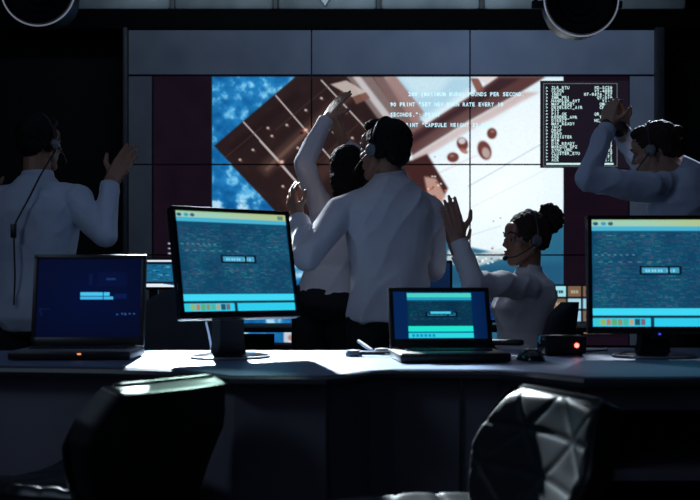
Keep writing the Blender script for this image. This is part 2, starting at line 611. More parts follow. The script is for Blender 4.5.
# compose picture into the dark desktop
C.a = base * (1 - pic[..., None]) + C.a * pic[..., None]
C.rect(211.4, 76.5, 212.4, 343, (20, 60, 70))
# small dashes left, tiles right
for y in (243, 248, 253, 257.5):
    C.rect(168, y, 172.5, y + 1.3, (176, 186, 206))
C.rect(551, 284, 628, 337, (14, 10, 18))
tiles = {(0, 0): (150, 214, 226), (0, 1): (116, 92, 74), (0, 2): (116, 92, 74), (0, 3): (150, 200, 220), (1, 0): (116, 92, 74), (1, 1): (160, 206, 220),
         (1, 2): (150, 200, 220), (1, 3): (116, 92, 74), (2, 0): (150, 200, 220), (2, 1): (146, 196, 226), (2, 2): (120, 96, 80), (2, 3): (150, 200, 220),
         (3, 0): (110, 86, 70), (3, 1): (116, 92, 74), (3, 2): (120, 96, 80), (3, 3): (116, 92, 74)}
for (r, c), col in tiles.items():
    C.rect(553 + c * 15, 286 + r * 12.5, 566 + c * 15, 296.5 + r * 12.5, col)
    for q in range(3):
        C.rect(556 + c * 15 + q * 2.6, 290 + r * 12.5, 557.9 + c * 15 + q * 2.6, 293.4 + r * 12.5, (40, 40, 44) if (r + c) % 2 == 0 else (176, 168, 140), 0.85)
C.a *= (0.98 + 0.04 * smooth_noise(C.h, C.w, 2.5, 5))[..., None]
art = C.a

vw = thing('video_wall', 'tall video wall of joined displays showing a spacecraft above blue earth', 'video wall', (0, WALL_Y, 0))
bl, br = W(125, 29, WALL_Y), W(663, 352, WALL_Y)
MB().box(((bl.x + br.x) / 2, WALL_Y + 0.13, (bl.z + 0.02) / 2), (br.x - bl.x, 0.22, bl.z - 0.02)).build('cabinet', M['seam'], vw, False, True)
MB().rbox(((bl.x + br.x) / 2, WALL_Y + 0.02, br.z / 2 + 0.01), (br.x - bl.x, 0.06, br.z), 0.01).build('plinth', M['black_matte'], vw, True, True)
for a, b in ((123.5, 128), (654, 663.5)):
    p, q = W(a, 28, WALL_Y), W(b, 352, WALL_Y)
    MB().rbox(((p.x + q.x) / 2, WALL_Y + 0.0, (p.z + q.z) / 2), (q.x - p.x, 0.07, p.z - q.z), 0.01).build('frame_post', M['frame'], vw, True, True)
sx, sy = [153, 311.5, 470, 629], [75.6, 164.5, 255, 346]
G = 0.75
step = 2
for r in range(3):
    for c in range(3):
        i0, i1 = int((sx[c] - X0) * K), int((sx[c + 1] - X0) * K)
        j0, j1 = int((sy[r] - Y0) * K), int((sy[r + 1] - Y0) * K)
        sub = art[j0:j1, i0:i1]
        hh, ww = sub.shape[0] // 2 * 2, sub.shape[1] // 2 * 2
        sub = sub[:hh, :ww].reshape(hh // 2, 2, ww // 2, 2, 3).mean((1, 3))
        p, q = W(sx[c] + G, sy[r] + G, WALL_Y), W(sx[c + 1] - G, sy[r + 1] - G, WALL_Y)
        me = grid_mesh('display_panel', (p.x, WALL_Y, p.z), (q.x - p.x, 0, 0), (0, 0, q.z - p.z), sub)
        link('display_panel', me, M['wallscreen'], vw, True)
# grey surround panels of the desktop
surr = [(128, 29.5, 311.5, 75), (311.5, 29.5, 470, 75), (470, 29.5, 655, 75)]
surr += [(128, sy[r], 152.5, sy[r + 1]) for r in range(3)] + [(629, sy[r], 655, sy[r + 1]) for r in range(3)]
for (a, b, c, d) in surr:
    nx, ny = max(6, int((c - a) / 3)), max(6, int((d - b) / 3))
    gx = np.linspace(a, c, nx)[None, :]
    gy = np.linspace(b, d, ny)[:, None]
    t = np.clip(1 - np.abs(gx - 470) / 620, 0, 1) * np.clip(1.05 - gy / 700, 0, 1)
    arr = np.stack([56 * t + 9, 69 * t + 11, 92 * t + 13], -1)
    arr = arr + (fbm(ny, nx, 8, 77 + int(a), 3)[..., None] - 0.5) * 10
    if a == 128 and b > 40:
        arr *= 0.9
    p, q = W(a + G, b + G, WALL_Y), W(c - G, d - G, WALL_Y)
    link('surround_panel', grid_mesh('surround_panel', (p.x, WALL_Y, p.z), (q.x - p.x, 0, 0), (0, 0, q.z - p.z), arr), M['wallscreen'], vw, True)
# program text
u = WALL_Y / FPX
tx = MB()
YF = WALL_Y - 0.006
for s_, px, py in [('200 (MAXIMUM BURN) POUNDS PER SECOND.', 408, 96.2), ('90 PRINT "SET NEW BURN RATE EVERY 10', 390, 106.4),
                   ('SECONDS.": PRINT', 390, 116.6), ('100 PRINT "CAPSULE WEIGHT 32,500', 390, 127.0)]:
    lettering(tx, s_, W(px, py, WALL_Y) + V((0, -0.006, 0)), 3.15 * u, 5.4 * u)
tx.build('program_text', M['cyan_text'], vw, False, True)
# list window
p, q = W(540, 81, WALL_Y), W(628.5, 168, WALL_Y)
MB().box(((p.x + q.x) / 2, WALL_Y - 0.006, (p.z + q.z) / 2), (q.x - p.x, 0.006, p.z - q.z)).build('list_window', M['list_bg'], vw, False, True)
bd = MB()
for a, b, c, d in [(543, 83.5, 617, 84.2), (543, 166, 617, 166.7), (543, 83.5, 543.7, 166.7), (616.3, 83.5, 617, 166.7)]:
    p, q = W(a, b, WALL_Y), W(c, d, WALL_Y)
    bd.box(((p.x + q.x) / 2, WALL_Y - 0.011, (p.z + q.z) / 2), (q.x - p.x, 0.003, p.z - q.z))
bd.build('list_border', M['list_border'], vw, False, True)
left = ['ZLR_RTU', 'CLOCK', 'INDX', 'ZMR_PRI', 'HANDLER_AWT', 'MAV_READY', 'DESELECT_AIR', 'PIV', 'PIZ_OK', 'RENDER_AWR', 'DIRECT', 'MAV_READY', 'INIT', 'DROP',
        'ZERO', 'REGISTER', 'MIM', 'DIR_READY', 'MARGIN_SPZ', 'SYNC_UNC', 'CLUSTER_ETU', 'ACK', 'ACK']
right = ['WD-SC20', 'VY-4080', '07-0376.727', 'QY-010', 'VI-1', 'QM-20', 'CK-02', 'SC-7', 'QR_2020', 'VI-08', 'HC_1040', 'CK-7', 'SC-20', 'LC-400', 'QY-1', 'LV-200', 'CK-30',
         'SC-11', 'QR-77', 'CK-02', 'SC-9', 'LV-71', 'CK-2']
lt = MB()
for k in range(23):
    py = 89.4 + k * 3.28
    off = V((0, -0.012, 0))
    lettering(lt, '>', W(545.5, py, WALL_Y) + off, 2.0 * u, 3.8 * u)
    lettering(lt, left[k], W(551, py, WALL_Y) + off, 2.6 * u, 4.0 * u)
    lettering(lt, right[k], W(612 - 2.6 * len(right[k]), py, WALL_Y) + off, 2.6 * u, 4.0 * u)
p, q = W(546, 163.2, WALL_Y), W(613, 165, WALL_Y)
lt.box(((p.x + q.x) / 2, WALL_Y - 0.012, (p.z + q.z) / 2), (q.x - p.x, 0.001, p.z - q.z))
lt.build('list_text', M['list_text'], vw, False, True)


# ================================================================== CEILING LAMPS
def stage_lamp(px, py, d, label):
    c = W(px, py, d)
    R = 0.038 * d
    t = thing('stage_lamp', label, 'lamp', c, 0, 'round stage lamps hung from the ceiling')
    Mx = Matrix.Rotation(math.radians(90), 4, 'X')      # lathe axis points towards the camera side (-y)
    MB().lathe([(0.02, -0.30), (R * 0.7, -0.28), (R * 0.93, -0.12), (R * 0.95, 0.0), (R * 0.93, 0.02), (R * 0.9, 0.0), (R * 0.88, -0.03)], 48, Mx).build('housing', M['black'], t)
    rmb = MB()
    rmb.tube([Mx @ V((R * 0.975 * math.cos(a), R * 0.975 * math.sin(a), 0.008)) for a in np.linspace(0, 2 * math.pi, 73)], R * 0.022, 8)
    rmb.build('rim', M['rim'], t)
    ln = MB()
    ln.lathe([(R * 0.9, -0.025), (R * 0.86, -0.012), (R * 0.6, -0.020), (R * 0.58, -0.012), (R * 0.4, -0.018), (R * 0.38, -0.010), (R * 0.15, -0.014), (0.001, -0.012)], 48, Mx)
    ln.build('lens', M['lens'], t)
    y = MB()
    pts = []
    for k in range(13):
        a = math.pi * k / 12
        pts.append(V((R * 1.12 * math.cos(a), 0.10, R * 1.25 * math.sin(a))))
    y.tube(pts, 0.012, 8)
    y.tube([(0, 0.10, R * 1.25), (0, 0.10, 3.3 - c.z)], 0.018, 10)
    y.build('yoke', M['black'], t)
    for s in (-1, 1):
        MB().tube([(s * R * 0.9, 0.10, 0), (s * R * 1.2, 0.10, 0)], 0.022, 10).build('knob', M['black_matte'], t)


stage_lamp(38.5, -11, 5.4, 'black round stage lamp with pale rim, above the man with one raised open hand')
stage_lamp(581, -0.5, 5.4, 'black round stage lamp with pale rim, hung above the list of code')

# ================================================================== FRONT DESK
DZ = 0.75


def deskpt(px, py):
    d = 1000 * (CZ - DZ) / (py - HZ)
    return ((px - 350) / 1000 * d, d)


front = [(-300, 363), (-60, 364.5), (0, 365.5), (110, 367), (180, 369), (205, 372), (232, 375.5), (325, 375.8), (345, 373.5), (370, 370.3), (395, 369), (500, 369.5), (540, 372.5), (585, 377), (640, 377), (760, 376)]
fp = [deskpt(*p) for p in front]
bp_ = [(1.75, 3.62), (0.75, 3.62), (0.45, 3.48), (-1.86, 3.46)]
dk = thing('control_desk', 'long pale control desk with dark front panels and wavy front edge', 'desk', (0, 3.0, 0))
poly = fp + bp_
wt = MB().prism(poly, DZ - 0.028, DZ).build('worktop', M['desk'], dk, False, True)
fl = fp
eb = MB()
eb.tube([V((x, y - 0.002, DZ - 0.016)) for x, y in fl], 0.0145, 8)
eb.build('edge_strip', M['desk_edge'], wt)
XJ = deskpt(585, 377)[0]
pf = MB()
pl = [(x, y + 0.05) for x, y in fp if x < XJ + 0.01] + [(XJ, fp[13][1] + 0.05)]
inner = [(x, y + 0.02) for x, y in reversed(pl)]
pf.prism(pl + inner, 0.02, DZ - 0.028)
pf.build('front_panel', M['desk_panel'], dk, False, True)
MB().box(((XJ + 1.6) / 2, 2.51, DZ - 0.058), (1.6 - XJ, 0.02, 0.06)).build('apron', M['desk_panel'], dk, False, True)
MB().box(((XJ + 1.6) / 2, 2.75, 0.49), (1.6 - XJ, 0.4, 0.028)).build('shelf', M['desk_panel'], dk, False, True)
MB().box(((XJ + 1.6) / 2, 3.5, 0.39), (1.6 - XJ, 0.02, 0.66)).build('back_panel', M['black_matte'], dk, False, True)
for x in (XJ, 1.58):
    MB().box((x, 3.0, 0.36), (0.03, 1.0, 0.72)).build('side_panel', M['desk_panel'], dk, False, True)
MB().box((-1.8, 3.16, 0.36), (0.03, 0.66, 0.72)).build('side_panel', M['desk_panel'], dk, False, True)
for x in (-0.62, -0.05, 0.30):
    yv = np.interp(x, [p[0] for p in fp], [p[1] for p in fp]) + 0.045
    MB().box((x, yv, 0.37), (0.006, 0.008, 0.70)).build('panel_strip', M['desk_edge'], dk, False, True)

# ================================================================== SCREEN ART
def code_screen(w=150, h=122, seed=1):
    C = Canvas(0, 0, w, h, 1, (18, 76, 104))
    r = np.random.RandomState(seed)
    C.rect(0, 0, w, 3, (150, 190, 150))
    C.rect(0, 2, w, 8, (150, 196, 176))
    C.mix(((C.Y < 8) * np.clip((C.X - w * 0.35) / (w * 0.6), 0, 1)), (176, 180, 108), 0.7)
    for x, c in ((5, (40, 80, 110)), (14, (50, 150, 190)), (22, (60, 90, 110))):
        C.ellipse((x, 5), (3, 2.4), c, 1)
    C.rect(w - 12, 2, w - 4, 7, (60, 110, 110), 0.7)
    C.rect(0, 8, w, 13, (70, 170, 200))
    C.rect(0, 13, w, 15, (24, 86, 120))
    y = 16
    while y < h - 23:
        x = 3
        hot = r.rand() < 0.3
        while x < w - 4:
            L = 1 + r.randint(7)
            c = [(40, 120, 140), (60, 150, 130), (110, 80, 130), (140, 90, 110), (70, 140, 170), (20, 70, 100), (120, 150, 160)][r.randint(7)]
            if r.rand() < 0.72:
                C.rect(x, y, x + L, y + 1, c, 0.42 if not hot else 0.62)
            x += L + r.randint(1, 3)
        y += 2
    C.mix((C.Y > 14) * (C.Y < h - 22) * (smooth_noise(h, w, 22, seed + 5)), (8, 48, 82), 0.55)
    for k in range(7):
        C.rect(4 + k * 7, 40, 7 + k * 7, 41.5, (130, 180, 190), 0.6)
        C.rect(8 + k * 11, 48, 13 + k * 11, 49, (120, 170, 190), 0.5)
    # dialog
    cx, cy = w * 0.52, h * 0.475
    C.rect(cx - 24, cy - 5, cx + 24, cy + 5.5, (6, 22, 40))
    C.rect(cx - 21, cy - 2.5, cx + 21, cy + 3, (60, 150, 186))
    for k in range(10):
        if k != 6:
            C.rect(cx - 17 + k * 3.4, cy - 1, cx - 15 + k * 3.4, cy + 2, (150, 220, 236), 0.8)
    C.rect(cx + 8, cy - 2.5, cx + 11, cy + 3, (8, 30, 50))
    C.rect(0, h - 21, w, h - 13, (60, 206, 234))
    C.rect(0, h - 13, w, h - 10, (16, 50, 70))
    C.rect(0, h - 10, w, h, (44, 196, 228))
    for k in range(9):
        c = [(60, 190, 190), (150, 170, 80), (190, 110, 70), (90, 160, 90), (140, 130, 70), (70, 170, 140), (190, 150, 110), (30, 60, 80), (120, 80, 90)][k]
        C.rect(3 + k * 6.5, h - 9, 8.5 + k * 6.5, h - 2, c, 0.85)
    C.rect(w * 0.44, h - 10, w * 0.47, h, (20, 50, 70))
    return C.a


def monitor(name, label, loc, rz, tilt, zc, w=0.41, h=0.345, seed=1, led=False):
    t = thing(name, label, 'monitor', loc, rz, 'monitors on the control desk')
    Mx = Matrix.Translation((0, 0, zc)) @ Matrix.Rotation(-tilt, 4, 'X')
    cs = MB()
    cs.rbox((0, 0.018, 0), (w, 0.03, h), 0.006, Mx)
    cs.rbox((0, 0.045, 0), (w * 0.72, 0.04, h * 0.7), 0.012, Mx)
    cs.build('casing', M['black'], t)
    bz = MB()
    b = 0.0135
    for c, d in [((0, 0, h / 2 - b / 2), (w, 0.012, b)), ((0, 0, -h / 2 + b * 0.85), (w, 0.012, b * 1.7)), ((-w / 2 + b / 2, 0, 0), (b, 0.012, h)), ((w / 2 - b / 2, 0, 0), (b, 0.012, h))]:
        bz.rbox(c, d, 0.003, Mx)
    bz.build('bezel', M['gloss'], t)
    x0, z1, z0 = -w / 2 + b, h / 2 - b, -h / 2 + 1.7 * b
    P = Mx @ V((x0, 0.0, z1))
    ex = Mx.to_3x3() @ V((-2 * x0, 0, 0))
    ey = Mx.to_3x3() @ V((0, 0, z0 - z1))
    link('screen', grid_mesh('screen', P, ex, ey, code_screen(seed=seed)), M['screen'], t)
    nk = MB()
    nk.rings([[V((x * wd, y, z)) for x, y in ((-1, 0.03), (1, 0.03), (1, 0.085), (-1, 0.085))] for wd, z in ((0.05, 0.010), (0.042, 0.05), (0.04, zc - 0.05), (0.05, zc - 0.02))])
    nk.build('neck', M['black_matte'], t)
    bs = MB().lathe([(0.118, 0.0), (0.125, 0.003), (0.124, 0.009), (0.10, 0.014), (0.04, 0.018), (0.001, 0.019)], 48, Matrix.Translation((0, 0.04, 0)), 1.0, 0.82)
    bo = bs.build('base', M['gloss'], t)
    rr = [V((0.1245 * math.cos(a), 0.04 + 0.1245 * 0.82 * math.sin(a), 0.0045)) for a in np.linspace(0, 2 * math.pi, 49)]
    MB().tube(rr, 0.0045, 6).build('rim', M['silver'], bo)
    if led:
        MB().ell((0, -0.008, -h / 2 - 0.0125 + 0.012), (0.004, 0.003, 0.003), Mx).build('power_light', M['blue_led'], t)
        MB().rbox((0, 0.004, -h / 2 - 0.004), (0.05, 0.014, 0.022), 0.004, Mx).build('button_strip', M['gloss'], t)
    return t


pc = W(237, 263, 3.07)
monitor('desktop_monitor', 'black desktop monitor turned sideways on the bright part of the desk, screen of code',
        (pc.x, 3.07, DZ), math.radians(35), math.radians(12), pc.z - DZ, seed=3)
pc = W(658, 274.5, 3.10)
monitor('desktop_monitor', 'black desktop monitor facing straight ahead beside the box with a red light', (pc.x, 3.10, DZ), 0, math.radians(3), pc.z - DZ, w=0.435, h=0.368, seed=8, led=True)

# signal cable behind the turned monitor
cb = MB().tube([W(206, 322, 3.25), W(209, 335, 3.28), W(211, 345, 3.28), V((W(212, 348, 3.3).x, 3.3, DZ + 0.006)), V((W(218, 348, 3.4).x, 3.43, DZ + 0.006))], 0.0035, 8)
tag(cb.build('monitor_cable', M['pale']), 'thin pale cable hanging behind the turned monitor to the desk', 'cable')


# ================================================================== LAPTOPS
def laptop(label, loc, rz, w, dep, lid, tilt, art, deckmat, led=False):
    t = thing('laptop', label, 'laptop', loc, rz, 'open laptops on the control desk')
    MB().rbox((0, 0, 0.015), (w, dep, 0.024), 0.005).build('base', M['black'], t)
    MB().rbox((0, 0, 0.0275), (w - 0.008, dep - 0.008, 0.003), 0.001).build('palm_rest', deckmat, t)
    kb = MB()
    for r in range(5):
        for c in range(14):
            kb.box((-w / 2 + 0.03 + (c + 0.5) * (w - 0.06) / 14, dep * 0.40 - 0.018 - r * 0.02, 0.0305), ((w - 0.06) / 14 - 0.003, 0.0165, 0.004))
    kb.build('keyboard', M['key'], t, False)
    MB().rbox((0, -dep * 0.28, 0.0292), (0.09, 0.055, 0.0015), 0.0005).build('touchpad', M['grey_plastic'], t)
    if led:
        MB().rbox((0.03, -dep / 2 + 0.001, 0.02), (0.012, 0.004, 0.004), 0.001).build('status_light', M['amber_led'], t)['label'] = 'small orange status light'
    Mx = Matrix.Translation((0, dep / 2 - 0.006, 0.03)) @ Matrix.Rotation(-tilt, 4, 'X')
    ld = MB().rbox((0, 0.004, lid / 2), (w, 0.010, lid), 0.004, Mx).build('lid', M['black'], t)
    bb = MB()
    b = 0.014
    bt = 0.026
    for c, d in [((0, -0.002, lid - b / 2 - 0.002), (w - 0.004, 0.006, b)), ((0, -0.002, bt / 2 + 0.003), (w - 0.004, 0.006, bt)), ((-w / 2 + b / 2 + 0.002, -0.002, lid / 2), (b, 0.006, lid - 0.006)), ((w / 2 - b / 2 - 0.002, -0.002, lid / 2), (b, 0.006, lid - 0.006))]:
        bb.rbox(c, d, 0.0015, Mx)
    bb.build('bezel', M['black'], ld)
    P = Mx @ V((-w / 2 + b, -0.0025, lid - b))
    R3 = Mx.to_3x3()
    link('screen', grid_mesh('screen', P, R3 @ V((w - 2 * b, 0, 0)), R3 @ V((0, 0, -(lid - b - bt))), art), M['screen'], ld)
    for s in (-1, 1):
        MB().tube([(s * w * 0.36 - 0.02, dep / 2 - 0.006, 0.03), (s * w * 0.36 + 0.02, dep / 2 - 0.006, 0.03)], 0.007, 10).build('hinge', M['black_matte'], t)
    return t


A = Canvas(0, 0, 170, 112, 1, (2, 7, 34))
A.mix(np.clip(1 - np.hypot((A.X - 85) / 110, (A.Y - 50) / 80), 0, 1), (3, 12, 50), 0.9)
A.rect(71, 48, 118, 53, (70, 186, 228))
A.rect(71, 54, 124, 58, (60, 170, 222))
A.rect(107, 48, 109, 58, (24, 90, 140))
A.rect(125, 50, 146, 57, (6, 22, 68))
A.rect(112, 28, 127, 31, (44, 92, 140))
A.rect(84, 22, 90, 38, (6, 18, 60))
A.rect(98, 20, 146, 40, (5, 15, 56), 0.6)
for x, y in [(130, 78), (138, 77), (143, 77.5), (150, 77), (157, 77)]:
    A.rect(x, y, x + 3, y + 2.5, (40, 74, 130))
for k in range(16):
    A.rect(4 + RNG.rand() * 24, 68 + RNG.rand() * 14, 7 + RNG.rand() * 24, 70 + RNG.rand() * 14, (12, 34, 84), 0.6)
artL = A.a
B = Canvas(0, 0, 140, 92, 1, (4, 34, 78))
B.mix(np.clip((B.X - 118) / 22, 0, 1), (4, 26, 66), 0.8)
inner = Canvas(0, 0, 96, 84, 1)
ca = code_screen(96, 84, 12)
ca[:] = ca * np.array([0.55, 0.95, 1.0])
ca[16:62, :] *= 0.72
B.a[4:88, 22:118] = ca
B.rect(22, 4, 118, 12, (70, 200, 190))
B.rect(22, 12, 118, 16, (30, 150, 180))
B.rect(22, 66, 118, 76, (30, 218, 196))
B.rect(22, 76, 118, 79, (10, 110, 150))
B.rect(22, 79, 118, 88, (40, 206, 214))
for k in range(6):
    B.rect(27 + k * 6, 81, 31 + k * 6, 86, (20, 120, 190), 0.9)
B.rect(52, 37, 90, 45, (10, 60, 96))
B.rect(56, 39, 86, 43, (70, 200, 222))
artM = B.a

lp = W(75, 350, 3.08)
laptop('black laptop, dark blue screen with short cyan bars, before the man at left', (lp.x + 0.006, 3.10, DZ), math.radians(1.5), 0.365, 0.238, 0.300, math.radians(9), artL, M['grey_plastic'], True)
lp = W(446, 350, 3.02)
laptop('smaller laptop with a bright turquoise window on its screen, beside the computer mouse', (lp.x + 0.006, 3.0, DZ), math.radians(5), 0.325, 0.235, 0.200, math.radians(19), artM, M['palm'])

# red indicator glow on the far left laptop is a small light on its deck edge
# ================================================================== MOUSE, ROUTER, HEADSET ON DESK
mo = W(531.5, 362, 2.98)
t = thing('computer_mouse', 'black computer mouse between the small laptop and the box with a red light', 'mouse', (mo.x, 3.0, DZ), math.radians(12))
mm = MB()
rings = []
for y, wd, h in [(-0.058, 0.012, 0.008), (-0.052, 0.026, 0.020), (-0.03, 0.034, 0.033), (0.0, 0.034, 0.038), (0.03, 0.032, 0.030), (0.05, 0.027, 0.018), (0.057, 0.014, 0.010)]:
    rings.append([V((wd * math.cos(a), y, max(0.001, h * math.sin(a)))) for a in np.linspace(0, math.pi, 13)])
mm.rings(rings)
mm.build('shell', M['gloss'], t, angle=60)
MB().lathe([(0.002, -0.004), (0.009, -0.004), (0.009, 0.004), (0.002, 0.004)], 16, Matrix.Translation((0, 0.036, 0.025)) @ Matrix.Rotation(math.pi / 2, 4, 'Y')).build('scroll_wheel', M['silver'], t)
MB().tube([(0, 0.055, 0.008), (0.01, 0.10, 0.004), (-0.02, 0.2, 0.004), (0.02, 0.30, 0.004), (0.03, 0.38, 0.004)], 0.002, 6).build('cable', M['black'], t)

ro = W(564, 352, 3.2)
t = thing('network_box', 'small black box with a glowing red light standing on the desk', 'router', (ro.x, 3.24, DZ), math.radians(3))
MB().rbox((0, 0, 0.035), (0.135, 0.11, 0.060), 0.006).build('case', M['gloss'], t)
MB().rbox((0, -0.056, 0.034), (0.125, 0.004, 0.048), 0.0015).build('front_plate', M['black_matte'], t)
for x in (-0.05, 0.05):
    for y in (-0.04, 0.04):
        MB().lathe([(0.008, 0), (0.008, 0.006), (0.006, 0.007)], 12, Matrix.Translation((x, y, 0))).build('foot', M['black_matte'], t)
MB().ell((0.034, -0.059, 0.034), (0.0075, 0.004, 0.0075)).build('red_light', M['red_led'], t)['label'] = 'glowing red light'
MB().tube([(0.06, 0.05, 0.02), (0.09, 0.08, 0.006), (0.13, 0.10, 0.005), (0.20, 0.16, 0.005), (0.24, 0.3, 0.005)], 0.003, 6).build('cable', M['black'], t)

# small headset lying left of the laptop
hs = W(374, 352, 3.2)
t = thing('folded_headset', 'small dark headset with pale arm lying on the desk left of the turquoise laptop', 'headset', (hs.x, 3.2, DZ))
a = MB()
a.tube([(-0.05, 0.05, 0.045), (-0.03, 0.02, 0.032), (-0.008, -0.01, 0.018)], [0.005, 0.006, 0.006], 8)
a.build('arm', M['pale'], t)['label'] = 'pale arm pointing up'
b_ = MB()
b_.tube([V((0.0 + 0.075 * math.cos(q), 0.0 + 0.06 * math.sin(q), 0.012)) for q in np.linspace(-2.6, 1.2, 20)], 0.006, 8)
b_.build('headband', M['black'], t)
for q in (-2.6, 1.2):
    MB().lathe([(0.001, 0), (0.026, 0.0), (0.028, 0.01), (0.022, 0.02), (0.001, 0.022)], 20, Matrix.Translation((0.075 * math.cos(q), 0.06 * math.sin(q), 0))).build('ear_cup', M['grey_plastic'], t)
MB().tube([(0.02, -0.055, 0.012), (0.05, -0.06, 0.008), (0.09, -0.03, 0.004), (0.12, 0.03, 0.004), (0.16, 0.10, 0.004)], 0.0025, 6).build('cable', M['pale'], t)

# ================================================================== REAR DESK AND ITS MONITORS
RZ = 0.75
t = thing('rear_desk', 'dark narrow desk standing behind the cheering people before the video wall', 'desk', (0, 5.75, 0))
MB().rbox((0, 0, RZ - 0.0125), (4.6, 0.7, 0.025), 0.004).build('tabletop', M['black_matte'], t)
for x in (-2.2, -1.45, 1.25, 2.2):
    MB().rbox((x, 0, (RZ - 0.025) / 2), (0.05, 0.6, RZ - 0.025), 0.006).build('leg', M['black_matte'], t)


MB().box(((-2.15 - 0.42) / 2, -0.2, 0.40), (1.73, 0.02, 0.62)).build('front_panel', M['black_matte'], t, False)


def rear_monitor(px, py, d, wpx, hpx, label, arr, rz=0):
    c = W(px, py, d)
    w, h = wpx / FPX * d, hpx / FPX * d
    t = thing('small_monitor', label, 'monitor', (c.x, d, RZ), rz, 'monitors on the rear desk')
    zc = c.z - RZ
    MB().rbox((0, 0.02, zc), (w + 0.03, 0.03, h + 0.03), 0.006).build('casing', M['black'], t)
    link('screen', grid_mesh('screen', (-w / 2, 0.003, zc + h / 2), (w, 0, 0), (0, 0, -h), arr), M['screen'], t)
    MB().rbox((0, 0.055, (zc) / 2 + 0.005), (0.05, 0.03, zc - 0.01), 0.004).build('neck', M['black'], t)
    MB().lathe([(0.10, 0), (0.10, 0.008), (0.04, 0.014), (0.001, 0.014)], 32, Matrix.Translation((0, 0.05, 0))).build('base', M['black'], t)


R1 = Canvas(0, 0, 80, 54, 1, (24, 92, 130))
R1.rect(0, 0, 80, 4, (214, 224, 234))
R1.rect(0, 4, 80, 9, (10, 24, 40))
R1.poly([(0, 47), (56, 47), (80, 51), (80, 54), (0, 54)], (216, 226, 236))
R1.rect(0, 43, 80, 47, (12, 30, 44))
for k in range(60):
    x, y = RNG.rand() * 76, 10 + RNG.rand() * 31
    R1.rect(x, y, x + 2 + RNG.rand() * 7, y + 1.5, [(60, 160, 190), (16, 60, 92), (30, 110, 150)][k % 3], 0.8)
rear_monitor(152, 273.5, 5.6, 48, 27, 'small bright screen on the rear desk, left of the turned monitor', R1.a)
R2 = Canvas(0, 0, 50, 60, 1, (12, 34, 66))
R2.mix(R2.Y / 60, (6, 18, 40), 0.8)
rear_monitor(431, 290, 5.6, 38, 54, 'dark blue screen on the rear desk, beside the standing man in the middle', R2.a)
R3_ = Canvas(0, 0, 80, 70, 1, (10, 40, 90))
for k in range(70):
    x, y = RNG.rand() * 78, RNG.rand() * 68
    R3_.rect(x, y, x + 2, y + 2, [(110, 170, 220), (40, 90, 160), (20, 50, 100)][k % 3], 0.9)
rear_monitor(489, 306, 5.55, 40, 28, 'dark blue speckled screen on the rear desk, behind the seated woman', R3_.a)

# ================================================================== CHAIRS
def quilt(u, v):
    """groove depth 0..1 for the triangle stitching; u across (-1..1), v up (0..1)"""
    a = u * 1.0 + 0.15
    b = v * 1.9 + 0.05
    g = 9
    for q in (a + b, a - b):
        g = min(g, abs((q + 0.5) % 1.0 - 0.5))
    g = min(g, abs((b * 2 + 0.5) % 1.0 - 0.5) * 0.7)
    return math.exp(-(g / 0.04) ** 2) + 0.25 * math.exp(-(g / 0.13) ** 2)


